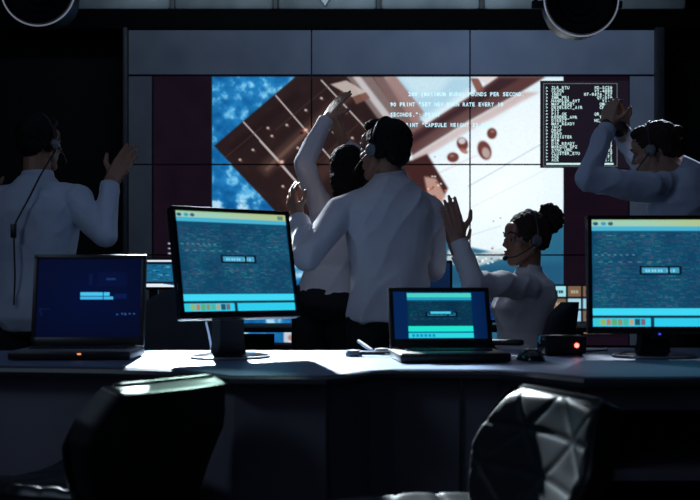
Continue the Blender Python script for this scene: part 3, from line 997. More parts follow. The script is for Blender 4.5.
def shell_chair(label, top, fw):
    """top: middle of the backrest's upper edge on the ground plan; fw: the way the chair faces"""
    t = thing('office_chair', label, 'chair', (top.x + fw.x * 0.30, top.y + fw.y * 0.30, 0), yaw_of(fw.x, fw.y), 'quilted leather office chairs before the desk')
    nu, nv = 64, 60
    SH, BT, B0 = 0.50, 0.757, 0.44      # seat height, backrest top and bottom

    def half(v):
        return np.interp(v, [0, 0.2, 0.45, 0.6, 0.72, 0.88, 0.97, 1.0], [0.15, 0.172, 0.204, 0.221, 0.209, 0.178, 0.160, 0.146])

    def P(u, v, th):
        z = B0 + v * (BT - B0)
        rec = -0.30 + 0.085 * (1 - v) ** 1.2
        wing = 0.055 * abs(u) ** 2 * math.sin(min(1.0, v + 0.02) * math.pi) ** 0.6 if v < 0.98 else 0.055 * abs(u) ** 2 * 0.1
        return V((u * half(v), rec + wing + th, z))

    def sheet(front):
        vs, fs = [], []
        for j in range(nv + 1):
            v = j / nv
            v = 1 - (1 - v) ** 1.3
            for i in range(nu + 1):
                u = -1 + 2 * i / nu
                u = math.copysign(1 - (1 - abs(u)) ** 1.3, u)
                e = min(1.0, (1 - abs(u)) / 0.07, (1 - v) / 0.06, v / 0.05 + 0.3)
                e = math.sqrt(max(0.0, 1 - (1 - max(0, e)) ** 2))
                big = min(1.0, (1 - abs(u)) / 0.5, (1 - v) / 0.45)
                tz = 0.0
                if front:
                    th = 0.0005 + 0.020 * e + 0.010 * math.sin(max(0, big) * math.pi / 2) - 0.0035 * quilt(u, v) * e
                else:
                    e2 = math.sqrt(max(0.0, 1 - (1 - min(1.0, (1 - abs(u)) / 0.07)) ** 2))
                    th = -0.0005 - 0.054 * e2 * min(1.0, (1 - v) / 0.07)
                    tz = -0.016 * e2 * (1.0 if v < 0.93 else (1 - v) / 0.07) + (0.07 * (BT - B0) * (1 - v) / 0.07 if v > 0.93 else 0.07 * (BT - B0) * v / 0.93)
                vs.append(P(u, v, th) + V((0, 0, tz)))
        for j in range(nv):
            for i in range(nu):
                a = j * (nu + 1) + i
                fs.append((a, a + 1, a + nu + 2, a + nu + 1))
        return vs, fs
    vs, fs = sheet(False)
    bo = MB().add(vs, fs).build('backrest', M['leather'], t, angle=50)
    vs, fs = sheet(True)
    MB().add(vs, fs).build('quilted_pad', M['leather'], bo, angle=80)
    pts = [P(-1, v, 0) for v in np.linspace(0, 1, 30)] + [P(x, 1, 0) for x in np.linspace(-1, 1, 16)[1:-1]] + [P(1, v, 0) for v in np.linspace(1, 0, 30)]
    MB().tube(pts, 0.006, 8).build('piping', M['leather'], bo)
    vs, fs = [], []
    n = 52
    for face in (1, -1):
        base = len(vs)
        for j in range(n + 1):
            q = j / n
            for i in range(n + 1):
                u = -1 + 2 * i / n
                y = -0.22 + q * 0.47
                hw = np.interp(q, [0, 0.3, 0.7, 0.9, 1], [0.19, 0.24, 0.24, 0.205, 0.155])
                e = min(1.0, (1 - abs(u)) / 0.10, (1 - q) / 0.10, q / 0.1)
                e = math.sqrt(max(0.0, 1 - (1 - max(0, e)) ** 2))
                zz = SH - 0.035 + 0.045 * abs(u) ** 2.5
                z = zz + (0.030 * e - 0.005 * quilt(u, q * 1.1) * e if face > 0 else -0.035 * e)
                vs.append(V((u * hw, y, z)))
        for j in range(n):
            for i in range(n):
                a = base + j * (n + 1) + i
                fs.append((a, a + 1, a + n + 2, a + n + 1))
    MB().add(vs, fs).build('seat', M['leather'], t, angle=80)
    MB().tube([(0, 0.0, SH - 0.085), (0, -0.20, SH - 0.085), (0, -0.262, SH - 0.06), (0, -0.285, SH + 0.03)], [0.02, 0.02, 0.018, 0.012], 10).build('back_bracket', M['steel'], t)
    MB().lathe([(0.09, SH - 0.085), (0.10, SH - 0.075), (0.028, SH - 0.11), (0.028, 0.28), (0.036, 0.27), (0.036, 0.09), (0.001, 0.085)], 24).build('gas_column', M['steel'], t)
    for k in range(5):
        a = 2 * math.pi * k / 5
        dx, dy = math.cos(a), math.sin(a)
        lg = MB().tube([(dx * 0.03, dy * 0.03, 0.12), (dx * 0.15, dy * 0.15, 0.105), (dx * 0.27, dy * 0.27, 0.075)], [0.024, 0.02, 0.014], 10).build('leg', M['steel'], t)
        Mx = Matrix.Translation((dx * 0.27, dy * 0.27, 0.03)) @ Matrix.Rotation(a, 4, 'Z') @ Matrix.Rotation(math.pi / 2, 4, 'X')
        MB().lathe([(0.005, -0.022), (0.03, -0.02), (0.03, 0.02), (0.005, 0.022)], 20, Mx).build('caster', M['black'], lg)
    return t


def yaw_of(fx, fy):
    return math.atan2(-fx, fy)


shell_chair('black leather office chair seen from behind, turned left before the desk', V((-0.415, 2.27, 0)), V((-0.81, 0.59, 0)).normalized())
shell_chair('quilted leather office chair with its stitched front showing, before the desk', V((0.425, 2.0, 0)), V((-0.945, -0.33, 0)).normalized())


def task_chair(label, loc, rz, bw=0.42, bh=0.5, arms=True, top=0.95, ah=0.665, spin=0.3):
    t = thing('task_chair', label, 'chair', loc, rz, 'dark task chairs behind the control desk')
    b = MB()
    rings = []
    z0 = top - bh
    for k in range(15):
        q = k / 14
        z = z0 + q * bh
        hw = bw / 2 * (np.interp(q, [0, 0.12, 0.6, 0.85, 0.95, 1], [0.72, 0.9, 1, 0.86, 0.62, 0.3]))
        ring = []
        for a in np.linspace(0, 2 * math.pi, 25)[:-1]:
            x = hw * math.copysign(abs(math.cos(a)) ** 0.6, math.cos(a))
            th = 0.035 * math.copysign(abs(math.sin(a)) ** 0.7, math.sin(a))
            ring.append(V((x, -0.24 - 0.05 * q + th + 0.06 * (x / (bw / 2)) ** 2, z)))
        rings.append(ring)
    b.rings(rings)
    b.build('backrest', M['fabric'], t, angle=60)
    MB().rbox((0, -0.03, 0.425), (0.46, 0.38, 0.075), 0.03, None, 4).build('seat', M['fabric'], t)
    MB().tube([(0, -0.10, 0.40), (0, -0.27, 0.40), (0, -0.31, 0.50), (0, -0.31, z0 + 0.15)], 0.018, 10).build('back_bracket', M['black'], t)
    if arms:
        for s in (-1, 1):
            MB().tube([(s * 0.22, -0.05, 0.42), (s * 0.27, -0.05, 0.44), (s * 0.28, -0.05, ah - 0.04), (s * 0.28, 0.0, ah - 0.005)], 0.014, 8).build('arm_support', M['black'], t)
            MB().rbox((s * 0.28, -0.03, ah), (0.05, 0.26, 0.025), 0.01).build('armrest', M['black'], t)
    MB().lathe([(0.10, 0.405), (0.11, 0.39), (0.026, 0.37), (0.026, 0.26), (0.034, 0.25), (0.034, 0.09), (0.001, 0.085)], 20).build('gas_column', M['black'], t)
    for k in range(5):
        a = 2 * math.pi * k / 5 + spin
        dx, dy = math.cos(a), math.sin(a)
        lg = MB().tube([(dx * 0.03, dy * 0.03, 0.12), (dx * 0.28, dy * 0.28, 0.07)], [0.024, 0.015], 8).build('leg', M['black'], t)
        Mx = Matrix.Translation((dx * 0.28, dy * 0.28, 0.028)) @ Matrix.Rotation(a, 4, 'Z') @ Matrix.Rotation(math.pi / 2, 4, 'X')
        MB().lathe([(0.005, -0.022), (0.028, -0.02), (0.028, 0.02), (0.005, 0.022)], 16, Mx).build('caster', M['black'], lg)
    return t


c = W(168, 300, 4.0)
task_chair('black task chair behind the desk, between the far left laptop and turned monitor', (c.x - 0.02, 4.05, 0), math.radians(170), arms=False, top=0.965, bw=0.46)


# ================================================================== PEOPLE
def frame(f, up=(0, 0, 1)):
    f, up = V(f).normalized(), V(up).normalized()
    r = f.cross(up).normalized()
    up = r.cross(f).normalized()
    return Matrix((r, f, up)).transposed()


def head_prims(mb, H, fem=False):
    k = 0.96 if fem else 1.0
    S = Matrix.Scale(k, 4)
    X = H @ S
    mb.ell((0, -0.014, 0.028), (0.076, 0.094, 0.086), X)
    mb.ell((0, 0.032, -0.03), (0.060, 0.056, 0.080), X)
    mb.ell((0, 0.062, -0.090), (0.030, 0.028, 0.026), X)
    for s in (-1, 1):
        mb.cap((s * 0.056, 0.0, -0.045), (s * 0.020, 0.060, -0.095), 0.020, 0.018, Mx=X)
        mb.ell((s * 0.040, 0.058, -0.022), (0.024, 0.024, 0.020), X)
        mb.ell((s * 0.079, -0.006, -0.006), (0.009, 0.018, 0.032), X, rot=Matrix.Rotation(s * 0.3, 3, 'Z'))
        mb.ell((s * 0.010, 0.093, -0.026), (0.008, 0.010, 0.008), X)
    mb.cap((-0.036, 0.078, 0.022), (0.036, 0.078, 0.022), 0.012, 0.012, Mx=X)
    mb.ell((0, 0.07, 0.045), (0.05, 0.022, 0.035), X)
    mb.cap((0, 0.086, 0.012), (0, 0.104, -0.020), 0.0085, 0.0105, Mx=X)
    mb.ell((0, 0.088, -0.052), (0.024, 0.013, 0.007), X)
    mb.ell((0, 0.086, -0.064), (0.020, 0.013, 0.008), X)
    mb.ell((0, 0.076, -0.057), (0.030, 0.014, 0.016), X)


def hand(mb, w, u, n, side, curl=(0.15, 0.2, 0.15), spread=0.12, sc=1.0, thumb=(0.8, 0.55, 0.2), curls=None):
    u = V(u).normalized()
    n = V(n)
    n = (n - u * n.dot(u)).normalized()
    s = u.cross(n) if side == 'R' else -u.cross(n)
    w = V(w)
    q = sc

    def at(a, b, c):
        return w + (u * a + s * b + n * c) * q
    offs = [0.028, 0.0095, -0.0095, -0.028]
    kn = [0.094, 0.098, 0.092, 0.082]
    L = [0.074, 0.083, 0.076, 0.060]
    mb.cap(at(-0.03, 0, 0), at(0.02, 0, 0), 0.025 * q, 0.021 * q)
    for i in range(4):
        mb.cap(at(0.012, offs[i] * 0.62, 0), at(kn[i], offs[i], 0), 0.0155 * q, 0.0115 * q)
        d = (u + s * spread * (1.5 - i)).normalized()
        p = at(kn[i], offs[i], 0)
        cu = curls[i] if curls else curl
        ang = 0
        for j in range(3):
            ang += cu[j]
            dd = (d * math.cos(ang) + n * math.sin(ang)).normalized()
            ln = L[i] * (0.46, 0.30, 0.24)[j] * q
            r0 = (0.0098, 0.0088, 0.0078, 0.0068)
            mb.cap(p, p + dd * ln, r0[j] * q, r0[j + 1] * q, n=10)
            p = p + dd * ln
    mb.cap(at(0.015, 0.014, 0.008), at(0.052, 0.034, 0.008), 0.018 * q, 0.014 * q)
    a = at(0.045, 0.036, 0.008)
    d1 = (s * thumb[0] + u * thumb[1] + n * thumb[2]).normalized()
    d2 = (s * thumb[0] * 0.45 + u * (thumb[1] + 0.3) + n * thumb[2]).normalized()
    b = a + d1 * 0.040 * q
    mb.cap(a, b, 0.0125 * q, 0.0105 * q, n=10)
    mb.cap(b, b + d2 * 0.032 * q, 0.0105 * q, 0.008 * q, n=10)


def loft(mb, P, N, f, secs, inf=0.0, n=28, t0=-9, t1=9):
    up = (N - P)
    L = up.length
    upn = up.normalized()
    f = V(f)
    f = (f - upn * f.dot(upn)).normalized()
    r = f.cross(upn)
    ts = [s[0] for s in secs]
    lo, hi = max(t0, ts[0]), min(t1, ts[-1])
    grid = sorted(set([lo, hi] + [x for x in ts if lo < x < hi] + [x for x in np.linspace(lo, hi, 14)]))
    rings = []
    for t in grid:
        hw = np.interp(t, ts, [s[1] for s in secs]) + inf
        hd = np.interp(t, ts, [s[2] for s in secs]) + inf
        fo = np.interp(t, ts, [s[3] for s in secs])
        c = P + up * t + f * fo
        ring = []
        for k in range(n):
            a = 2 * math.pi * k / n
            ring.append(c + r * hw * math.copysign(abs(math.cos(a)) ** 0.85, math.cos(a)) + f * hd * math.copysign(abs(math.sin(a)) ** 0.85, math.sin(a)))
        rings.append(ring)
    mb.rings(rings)


MALE = [(-0.20, 0.11, 0.09, 0), (-0.06, 0.165, 0.115, -0.01), (0.14, 0.158, 0.11, 0.0), (0.36, 0.150, 0.105, 0.01), (0.58, 0.168, 0.115, 0.012), (0.76, 0.182, 0.115, 0.0), (0.87, 0.150, 0.092, -0.012), (0.95, 0.098, 0.075, -0.012), (1.02, 0.062, 0.062, -0.005)]
FEMALE = [(-0.20, 0.11, 0.09, 0), (-0.06, 0.168, 0.118, -0.012), (0.14, 0.145, 0.105, 0.0), (0.36, 0.122, 0.09, 0.008), (0.60, 0.140, 0.118, 0.022), (0.76, 0.148, 0.105, 0.005), (0.88, 0.140, 0.082, -0.01), (0.95, 0.10, 0.066, -0.01), (1.02, 0.055, 0.054, -0.005)]


def person(label, base, P, N, f, hc, hf, hup, sh, el, wr, hands, knees, ankles, skin, shirt, fem=False, hair='short', hairmat='hair', hem=-0.16, slim=1.0, seed=0.0, tucked=False, band=False, legf=None, hscale=1.0):
    t = thing('person', label, 'person', base)
    f = V(f).normalized()
    up = (N - P).normalized()
    r = f.cross(up).normalized()
    secs = [(a, b * slim, c * slim, d) for a, b, c, d in (FEMALE if fem else MALE)]
    H = Matrix.Translation(hc) @ frame(hf, hup).to_4x4() @ Matrix.Scale(hscale, 4)
    ra = (0.046, 0.037, 0.035, 0.026) if fem else (0.056, 0.046, 0.043, 0.030)
    if fem:
        lr = (0.085, 0.058, 0.055, 0.036)
    else:
        lr = (0.088, 0.060, 0.057, 0.040)
    nr = 0.046 if fem else 0.056
    hips = [P + r * s * 0.09 - up * 0.03 for s in (-1, 1)]
    legf = V(legf).normalized() if legf is not None else V((f.x, f.y, 0)).normalized()
    # ---- body: one continuous surface
    b = MB()
    loft(b, P, N, f, secs)
    b.cap(N - up * 0.05, H @ V((0, -0.022, -0.055)), nr * 1.12, nr)
    head_prims(b, H, fem)
    for i in range(2):
        b.cap(N - up * 0.045, sh[i], 0.05, ra[0] * 0.95)
        b.cap(sh[i], el[i], ra[0], ra[1])
        b.cap(el[i], wr[i], ra[2], ra[3])
        hand(b, wr[i], **hands[i])
        b.cap(hips[i], knees[i], lr[0], lr[1])
        b.cap(knees[i], ankles[i], lr[2], lr[3])
        b.cap(ankles[i] - V((0, 0, 0.03)), ankles[i] + legf * 0.13 - V((0, 0, 0.055)), 0.036, 0.026)
    body = remesh('body', b, M[skin], t, 0.0045, 3)
    # ---- shirt
    s = MB()
    inf = 0.012
    loft(s, P, N, f, secs, inf, t0=(0.05 if tucked else hem), t1=1.03)
    for i in range(2):
        s.cap(N - up * 0.05, sh[i], 0.052, ra[0] + 0.010)
        s.cap(sh[i], el[i], ra[0] + 0.010, ra[1] + 0.009)
        w2 = el[i].lerp(wr[i], 0.93)
        s.cap(el[i], w2, ra[1] + 0.009, ra[3] + 0.009, eb=False)
    s.cap(N - up * 0.06, N + (H @ V((0, -0.022, -0.055)) - N).normalized() * 0.022, nr + 0.03, nr + 0.014, eb=False)
    so = remesh('shirt', s, M[shirt], t, 0.0065, 5, cloth(0.017, 10.0, seed))
    cl = MB()
    ax = (H @ V((0, -0.022, -0.055)) - (N - up * 0.02)).normalized()
    c0 = N - up * 0.012 + f * 0.003
    xx = ax.orthogonal().normalized()
    yy = ax.cross(xx)
    ringz = [(nr + 0.024, -0.030), (nr + 0.020, 0.0), (nr + 0.0135, 0.042), (nr + 0.010, 0.050), (nr + 0.005, 0.046), (nr + 0.005, 0.0)]
    cl.rings([[c0 + ax * (z if f.dot((xx * math.cos(q) + yy * math.sin(q))) < 0.3 else z * 0.7) + (xx * math.cos(q) + yy * math.sin(q)) * rr for q in np.linspace(0, 2 * math.pi, 33)[:-1]] for rr, z in ringz])
    cl.build('collar', M[shirt], so, angle=60)
    for i in range(2):
        w2 = el[i].lerp(wr[i], 0.86)
        w3 = el[i].lerp(wr[i], 1.0)
        cf = MB()
        rr = ra[3] + 0.011
        cf.cap(w2, w3, rr + 0.002, rr, n=24, ea=False, eb=False)
        cf.build('cuff', M[shirt], so, angle=50)
        if band:
            MB().cap(el[i].lerp(wr[i], 1.01), el[i].lerp(wr[i], 1.12), 0.036, 0.034, n=24, ea=False, eb=False).build('wristband', M['black'], t, True, True)
    # ---- trousers and shoes
    q = MB()
    loft(q, P, N, f, secs, 0.006 if not tucked else 0.016, t1=0.12, t0=-0.2)
    for i in range(2):
        q.cap(hips[i], knees[i], lr[0] + 0.012, lr[1] + 0.018)
        a2 = knees[i].lerp(ankles[i], 0.95)
        q.cap(knees[i], a2, lr[1] + 0.018, lr[3] + 0.028, eb=False)
    remesh('trousers', q, M['trousers'], t, 0.009, 4, cloth(0.006, 8, seed + 3))
    for i in range(2):
        a = V((ankles[i].x, ankles[i].y, 0))
        m = MB()
        m.cap(a - legf * 0.05 + V((0, 0, 0.045)), a + legf * 0.14 + V((0, 0, 0.034)), 0.044, 0.033)
        m.cap(a - legf * 0.02 + V((0, 0, 0.05)), a + V((0, 0, 0.10)), 0.045, 0.043)
        m.box((0, 0.05, 0.011), (0.08, 0.24, 0.022), Matrix.Translation(a) @ Matrix.Rotation(yaw_of(legf.x, legf.y), 4, 'Z'))
        remesh('shoe', m, M['shoe'], t, 0.006, 3)
    # ---- hair
    h = MB()
    k = 0.96 if fem else 1.0
    X = H @ Matrix.Scale(k, 4)
    if hair == 'short':
        h.ell((0, -0.024, 0.040), (0.083, 0.098, 0.087), X)
        h.ell((0, -0.066, -0.010), (0.062, 0.045, 0.055), X)
        h.ell((0, 0.030, 0.098), (0.058, 0.055, 0.030), X)
        for s_ in (-1, 1):
            h.ell((s_ * 0.066, -0.03, 0.005), (0.016, 0.035, 0.045), X)
    elif hair == 'knot':
        h.ell((0, -0.024, 0.040), (0.084, 0.098, 0.088), X)
        h.ell((0, -0.062, -0.012), (0.064, 0.045, 0.05), X)
        h.ell((0, -0.108, 0.045), (0.042, 0.034, 0.034), X)
        h.ell((0, 0.030, 0.096), (0.056, 0.055, 0.030), X)
    elif hair == 'long':
        h.ell((0, -0.026, 0.036), (0.088, 0.102, 0.094), X)
        h.ell((0, -0.062, -0.04), (0.080, 0.06, 0.085), X)
        h.ell((0, -0.07, -0.10), (0.068, 0.045, 0.06), X)
        for s_ in (-1, 1):
            h.ell((s_ * 0.076, -0.002, -0.02), (0.018, 0.045, 0.085), X)
    elif hair == 'bun':
        h.ell((0, -0.016, 0.040), (0.084, 0.098, 0.090), X)
        h.ell((0, -0.070, 0.015), (0.062, 0.045, 0.055), X)
        for s_ in (-1, 1):
            h.ell((s_ * 0.062, -0.045, 0.0), (0.020, 0.04, 0.05), X)

    def hd(p, n):
        return 0.004 * noise.noise(p * 60) + 0.003 * noise.noise(p * 140)
    ho = remesh('hair', h, M[hairmat], t, 0.005, 3, hd)
    if hair == 'bun':
        bb = MB()
        bb.ell((0, -0.118, 0.088), (0.064, 0.060, 0.062), X)
        bb.ell((0.02, -0.14, 0.112), 0.04, X)
        bb.ell((-0.02, -0.10, 0.12), 0.038, X)

        def bd_(p, n):
            return 0.010 * noise.noise(p * 55) + 0.009 * noise.noise(p * 130)
        remesh('bun', bb, M['hair_brown'], ho, 0.004, 1, bd_, world=False)['label'] = 'round curly bun'
        bb2 = MB()
        bb2.lathe([(0.03, -0.008), (0.036, -0.004), (0.036, 0.004), (0.03, 0.008)], 20, X @ Matrix.Translation((0, -0.088, 0.055)) @ Matrix.Rotation(0.9, 4, 'X'))
        bb2.build('hair_tie', M['black'], ho)
    for s_ in (-1, 1):
        e = MB()
        e.ell((s_ * 0.031, 0.0765, 0.0), 0.0125, X)
        e.build('eye', M['eye'], t, True, True)
        MB().ell((s_ * 0.0315, 0.0865, -0.0005), (0.0075, 0.0035, 0.0075), X).build('iris', M['black'], t, True, True)
        br = MB().tube([X @ V((s_ * x, y, z)) for x, y, z in ((0.014, 0.0935, 0.027), (0.032, 0.0915, 0.034), (0.050, 0.078, 0.026))], [0.003, 0.004, 0.002], 8)
        br.build('eyebrow', M[hairmat], t, True, True)
    if fem:
        for z, rr in ((-0.051, 0.0045), (-0.0635, 0.0055)):
            MB().tube([X @ V((x, y, z + dz)) for x, y, dz in ((-0.023, 0.087, 0), (-0.01, 0.0985, 0.002), (0, 0.1005, 0.001), (0.01, 0.0985, 0.002), (0.023, 0.087, 0))], [0.001, rr, rr, rr, 0.001], 8).build('lips', mat('lips', (0.25, 0.07, 0.06), 0.4), t, True, True)
    return t, H


def headset(label, H, side=1, cable=None, k=1.0):
    """side = +1 puts the microphone on the wearer's right"""
    loc = H.translation
    t = thing('headset', label, 'headset', loc, 0, 'headsets worn by the team')
    X = H @ Matrix.Scale(k, 4)
    bm_ = MB()
    pts = []
    for a in np.linspace(-0.12, math.pi + 0.12, 25):
        pts.append(X @ V((0.091 * math.cos(a), -0.012, 0.004 + 0.126 * max(-0.2, math.sin(a)))))
    bm_.tube(pts, 0.0065, 8)
    bm_.build('headband', M['black'], t, True, True)
    for s in (-1, 1):
        Mx = X @ Matrix.Translation((s * 0.078, -0.004, -0.006)) @ Matrix.Rotation(s * math.pi / 2, 4, 'Y')
        e = MB().lathe([(0.012, 0.0), (0.025, 0.002), (0.027, 0.007), (0.025, 0.012)], 24, Mx).build('ear_cushion', M['black'], t, True, True)
        MB().lathe([(0.024, 0.011), (0.024, 0.016), (0.018, 0.021), (0.008, 0.022), (0.0005, 0.022)], 24, Mx).build('ear_cup', M['grey_plastic'], t, True, True)
    s = side
    MB().tube([X @ V(p) for p in ((s * 0.098, 0.0, -0.016), (s * 0.092, 0.045, -0.048), (s * 0.070, 0.085, -0.072), (s * 0.040, 0.112, -0.078))], 0.003, 8).build('microphone_boom', M['black'], t, True, True)
    MB().ell((s * 0.034, 0.117, -0.078), (0.013, 0.011, 0.011), X).build('microphone', M['foam'], t, True, True)
    if cable:
        MB().tube([X @ V((s * 0.095, -0.01, -0.035))] + [V(p) for p in cable], 0.004, 6).build('cable', M['black'], t, True, True)
    return t


def open_hand(u, n, side, **k):
    return dict(u=u, n=n, side=side, **k)


Z = V((0, 0, 1))
FL = lambda p, dx=0, dy=0, z=0.09: V((p.x + dx, p.y + dy, z))

# ---- man on the far left, back to the camera, one open hand raised
d = 4.35
P = W(34, 310, d); N = W(38, 180, d)
f = V((0.18, 0.98, 0))
t, H = person('man in pale blue shirt, back turned, one open hand raised, left of video wall', (P.x, d, 0), P, N, f, W(40, 144, d + 0.02), (0.42, 0.90, 0.02), (0, 0, 1),
              [W(-1, 203, 4.40), W(76, 201, 4.32)], [W(-22, 250, 4.25), W(104, 234, 4.24)], [W(-14, 200, 4.5), W(110, 184, 4.33)],
              [open_hand((0, 0.3, 1), (0.6, 0.8, 0), 'L'), open_hand((0.50, 0.05, 0.85), (0.25, 0.95, 0.0), 'R', curl=(0.1, 0.12, 0.1), spread=0.03, thumb=(1.0, 0.6, 0.1), sc=1.12)],
              [FL(P, -0.11, 0.03, 0.48), FL(P, 0.11, 0.03, 0.48)], [FL(P, -0.13), FL(P, 0.13)], 'skin_tan', 'shirt_blue', seed=1.3)
# ordered [left, right] for shoulders, elbows, wrists
cab = [W(40, 176, d - 0.12), W(30, 196, d - 0.17), W(16, 222, d - 0.165), W(14, 240, d - 0.15), W(15, 275, d - 0.15), W(14, 305, d - 0.15)]
hs_ = headset('headset worn by the man at the far left, cable down his back', H, 1, cab)
MB().rbox(W(13.5, 231, d - 0.17), (0.022, 0.02, 0.06), 0.005).build('cable_switch', M['black'], hs_, True, True)

# ---- standing man in the middle, back to the camera
d = 4.3
P = W(389, 312, d); N = W(391, 180, d)
t, H = person('man in white shirt standing with his back turned in the middle, one hand raised', (P.x, d, 0), P, N, (-0.22, 0.97, 0), W(384, 151, d), (-0.78, 0.62, 0.03), (0, 0, 1),
              [W(341, 212, 4.27), W(429, 211, 4.33)], [W(307, 258, 4.13), W(433, 268, 4.40)], [W(298, 219, 4.28), W(418, 262, 4.62)],
              [open_hand((-0.30, 0.15, 0.9), (0.7, 0.6, 0.1), 'L', curl=(0.35, 0.45, 0.3), spread=0.06), open_hand((-0.8, 0.4, 0.2), (-0.3, 0.9, 0.2), 'R', curl=(0.3, 0.3, 0.2))],
              [FL(P, -0.10, 0.03, 0.48), FL(P, 0.09, 0.03, 0.48)], [FL(P, -0.11), FL(P, 0.09)], 'skin_tan', 'shirt_white', seed=4.1, slim=1.02, hscale=1.10, hem=-0.07)
headset('headset worn by the standing man in the middle', H, -1)

# ---- woman behind him with both arms up
d = 4.68
P = W(330, 301, d); N = W(345, 206, d)
t, H = person('dark haired woman in white blouse and black trousers, both arms up, left of middle man', (P.x, d, 0), P, N, (0.30, 0.95, 0), W(349, 171, d), (0.25, 0.95, 0.1), (0, -0.08, 1),
              [W(323, 214, 4.66), W(372, 214, 4.74)], [W(304, 163, 4.60), W(384, 176, 4.95)], [W(326, 120, 4.70), W(346, 146, 4.98)],
              [open_hand((0.52, 0.1, 0.8), (0.6, 0.5, -0.2), 'L', curl=(0.1, 0.15, 0.1), spread=0.05), open_hand((-0.45, 0.0, 0.9), (-0.7, -0.5, -0.2), 'R', curl=(0.1, 0.15, 0.1), spread=0.05)],
              [FL(P, -0.10, 0.02, 0.47), FL(P, 0.10, 0.02, 0.47)], [FL(P, -0.11), FL(P, 0.11)], 'skin', 'blouse', fem=True, hair='long', seed=7.7, tucked=True)

# ---- seated woman on the right, facing left
d = 4.52
sx_ = 0.78
P = V((W(522, 300, d).x, d, 0.615)); N = W(529, 274, d)
t, H = person('smiling woman with a curly bun, seated in a white blouse, open hand raised', (P.x, d, 0), P, N, (-0.97, -0.10, 0.0), W(526, 240, d), (-0.93, -0.30, -0.02), (0.03, 0, 1),
              [W(528, 287, d - 0.145), W(525, 285, d + 0.145)], [W(474, 284, 4.20), W(480, 292, 4.74)], [W(459, 241, 4.24), W(458, 254, 4.70)],
              [open_hand((-0.28, 0.0, 0.97), (0.10, 0.95, 0.0), 'L', curl=(0.03, 0.06, 0.05), spread=0.03, thumb=(0.85, 0.75, 0.1), sc=1.08), open_hand((-0.25, -0.05, 0.95), (0.1, -0.95, 0.0), 'R', curl=(0.05, 0.1, 0.05), spread=0.06)],
              [V((P.x - 0.37, d - 0.11, 0.585)), V((P.x - 0.37, d + 0.11, 0.585))], [V((P.x - 0.31, d - 0.12, 0.09)), V((P.x - 0.31, d + 0.12, 0.09))], 'skin_brown', 'blouse', fem=True, hair='bun', hairmat='hair_brown', hem=0.0, seed=2.2, legf=(-1, 0, 0), hscale=1.08)
headset('headset with a foam microphone worn by the seated woman', H, -1, k=0.97)
task_chair('dark rounded task chair under the seated woman', (0.69, 4.445, 0), yaw_of(-0.90, 0.43), bw=0.34, bh=0.42, top=0.905, ah=0.74, spin=0.759)

# ---- man on the right, hands clasped before his face
d = 4.5
P = W(694, 304, d); N = W(684, 171, d)
t, H = person('man in pale blue shirt at right, back turned and head bowed, hands clasped high', (P.x, d, 0), P, N, (-0.55, 0.83, 0), W(655, 151, d + 0.02), (-0.80, 0.52, -0.25), (-0.2, 0.1, 1),
              [W(650, 188, 4.36), W(718, 186, 4.66)], [W(587, 178, 4.32), W(650, 178, 4.90)], [W(607, 129, 4.50), W(621, 131, 4.62)],
              [open_hand((0.16, 0.1, 0.95), (0.6, 0.7, 0.0), 'L', curl=(0.35, 0.5, 0.4), spread=0.02), open_hand((-0.22, -0.12, 0.95), (-0.6, -0.6, 0), 'R', curl=(0.4, 0.55, 0.4), spread=0.02)],
              [FL(P, -0.11, 0.03, 0.48), FL(P, 0.11, 0.03, 0.48)], [FL(P, -0.13), FL(P, 0.13)], 'skin', 'shirt_blue', hair='knot', seed=9.4, band=True, hairmat='hair_brown', hscale=1.03)
headset('headset worn by the man with clasped hands at the right', H, -1)

# ================================================================== LIGHT
def spot(name, loc, aim, e, col, ang, size=0.05, blend=0.25):
    l = bpy.data.lights.new(name, 'SPOT')
    l.energy = e
    l.color = col
    l.spot_size = math.radians(ang)
    l.spot_blend = blend
    l.shadow_soft_size = size
    o = bpy.data.objects.new(name, l)
    o.location = loc
    o.rotation_euler = (V(aim) - V(loc)).to_track_quat('-Z', 'Y').to_euler()
    COL.objects.link(o)
    return o


def area(name, loc, aim, e, col, sx, sy):
    l = bpy.data.lights.new(name, 'AREA')
    l.energy = e
    l.color = col
    l.shape = 'RECTANGLE'
    l.size, l.size_y = sx, sy
    o = bpy.data.objects.new(name, l)
    o.location = loc
    o.rotation_euler = (V(aim) - V(loc)).to_track_quat('-Z', 'Y').to_euler()
    COL.objects.link(o)
    return o


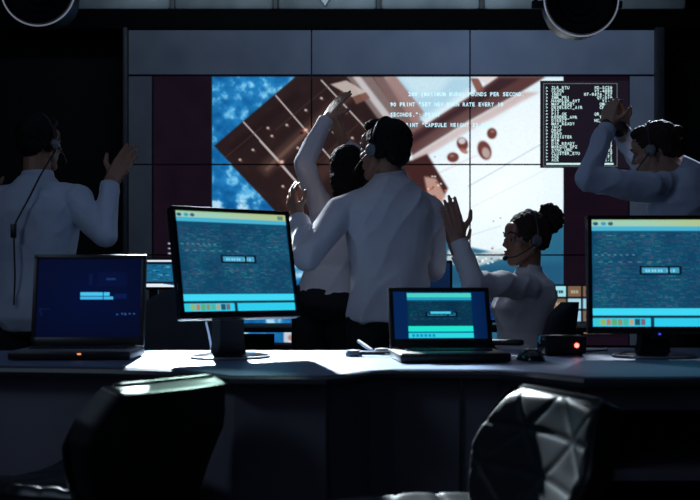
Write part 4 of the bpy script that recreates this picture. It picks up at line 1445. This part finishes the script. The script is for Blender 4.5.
spot('back_spot_left', (-0.95, 6.3, 2.9), (-0.22, 3.0, 0.78), 5200, (0.78, 0.92, 1.0), 16.5, 0.04, 0.4)
spot('back_spot_right', (1.9, 6.3, 2.9), (1.42, 4.5, 1.55), 420, (0.70, 0.82, 1.0), 17, 0.05, 0.6)
spot('back_fill_middle', (0.55, 6.3, 2.9), (0.74, 4.5, 1.12), 260, (0.80, 0.90, 1.0), 15, 0.05, 0.6)  # added unseen spot, brightens the seated woman's bun and sleeves
spot('back_fill_rim', (-1.15, 6.4, 2.95), (-0.08, 4.3, 1.45), 380, (0.85, 0.92, 1.0), 14, 0.05, 0.6)  # added beside the left spot to edge the middle pair's shoulders
spot('chair_fill_spot', (0.3, 5.0, 3.2), (-0.40, 2.28, 0.75), 330, (0.62, 1.0, 0.88), 9, 0.05, 0.5)  # added narrow spot, only to light the left chair's top edge
area('ceiling_fill', (0, 3.6, 3.2), (0, 3.6, 0), 6, (0.50, 0.64, 1.0), 4, 3)  # added overhead fill for soft blue ambience, not a fixture
area('room_fill', (-1.5, -0.5, 2.6), (0.3, 4.5, 1.0), 2, (0.50, 0.63, 1.0), 3, 2)

area('side_fill', (-2.6, 0.9, 2.7), (0.3, 2.2, 0.6), 9, (0.55, 0.72, 0.95), 1.0, 0.6)  # added out-of-view fill, evens the quilted pad and desk front
area('duct_fill', (0, 5.9, 3.22), (0, 7.0, 3.0), 5, (0.7, 0.9, 1.0), 3.2, 0.1)  # added unseen strip of fill that brightens the duct

wd = bpy.data.worlds.new('dark_room')
SC.world = wd
wd.use_nodes = True
wd.node_tree.nodes['Background'].inputs['Color'].default_value = (0.020, 0.023, 0.038, 1)
wd.node_tree.nodes['Background'].inputs['Strength'].default_value = 0.6

# ================================================================== CAMERA
cam = bpy.data.cameras.new('camera')
cam.sensor_width = 36.0
cam.lens = 36.0 * FPX / 700.0
cam.shift_y = (HZ - 250.0) / 700.0
cam.clip_start = 0.05
cam.dof.use_dof = True
cam.dof.focus_distance = 4.7
cam.dof.aperture_fstop = 4.5
co = bpy.data.objects.new('camera', cam)
co.location = (0, 0, CZ)
co.rotation_euler = (math.radians(90), 0, 0)
COL.objects.link(co)
SC.camera = co
SC.view_settings.view_transform = 'Standard'
SC.view_settings.look = 'None'
SC.cycles.use_denoising = True
SC.cycles.max_bounces = 6
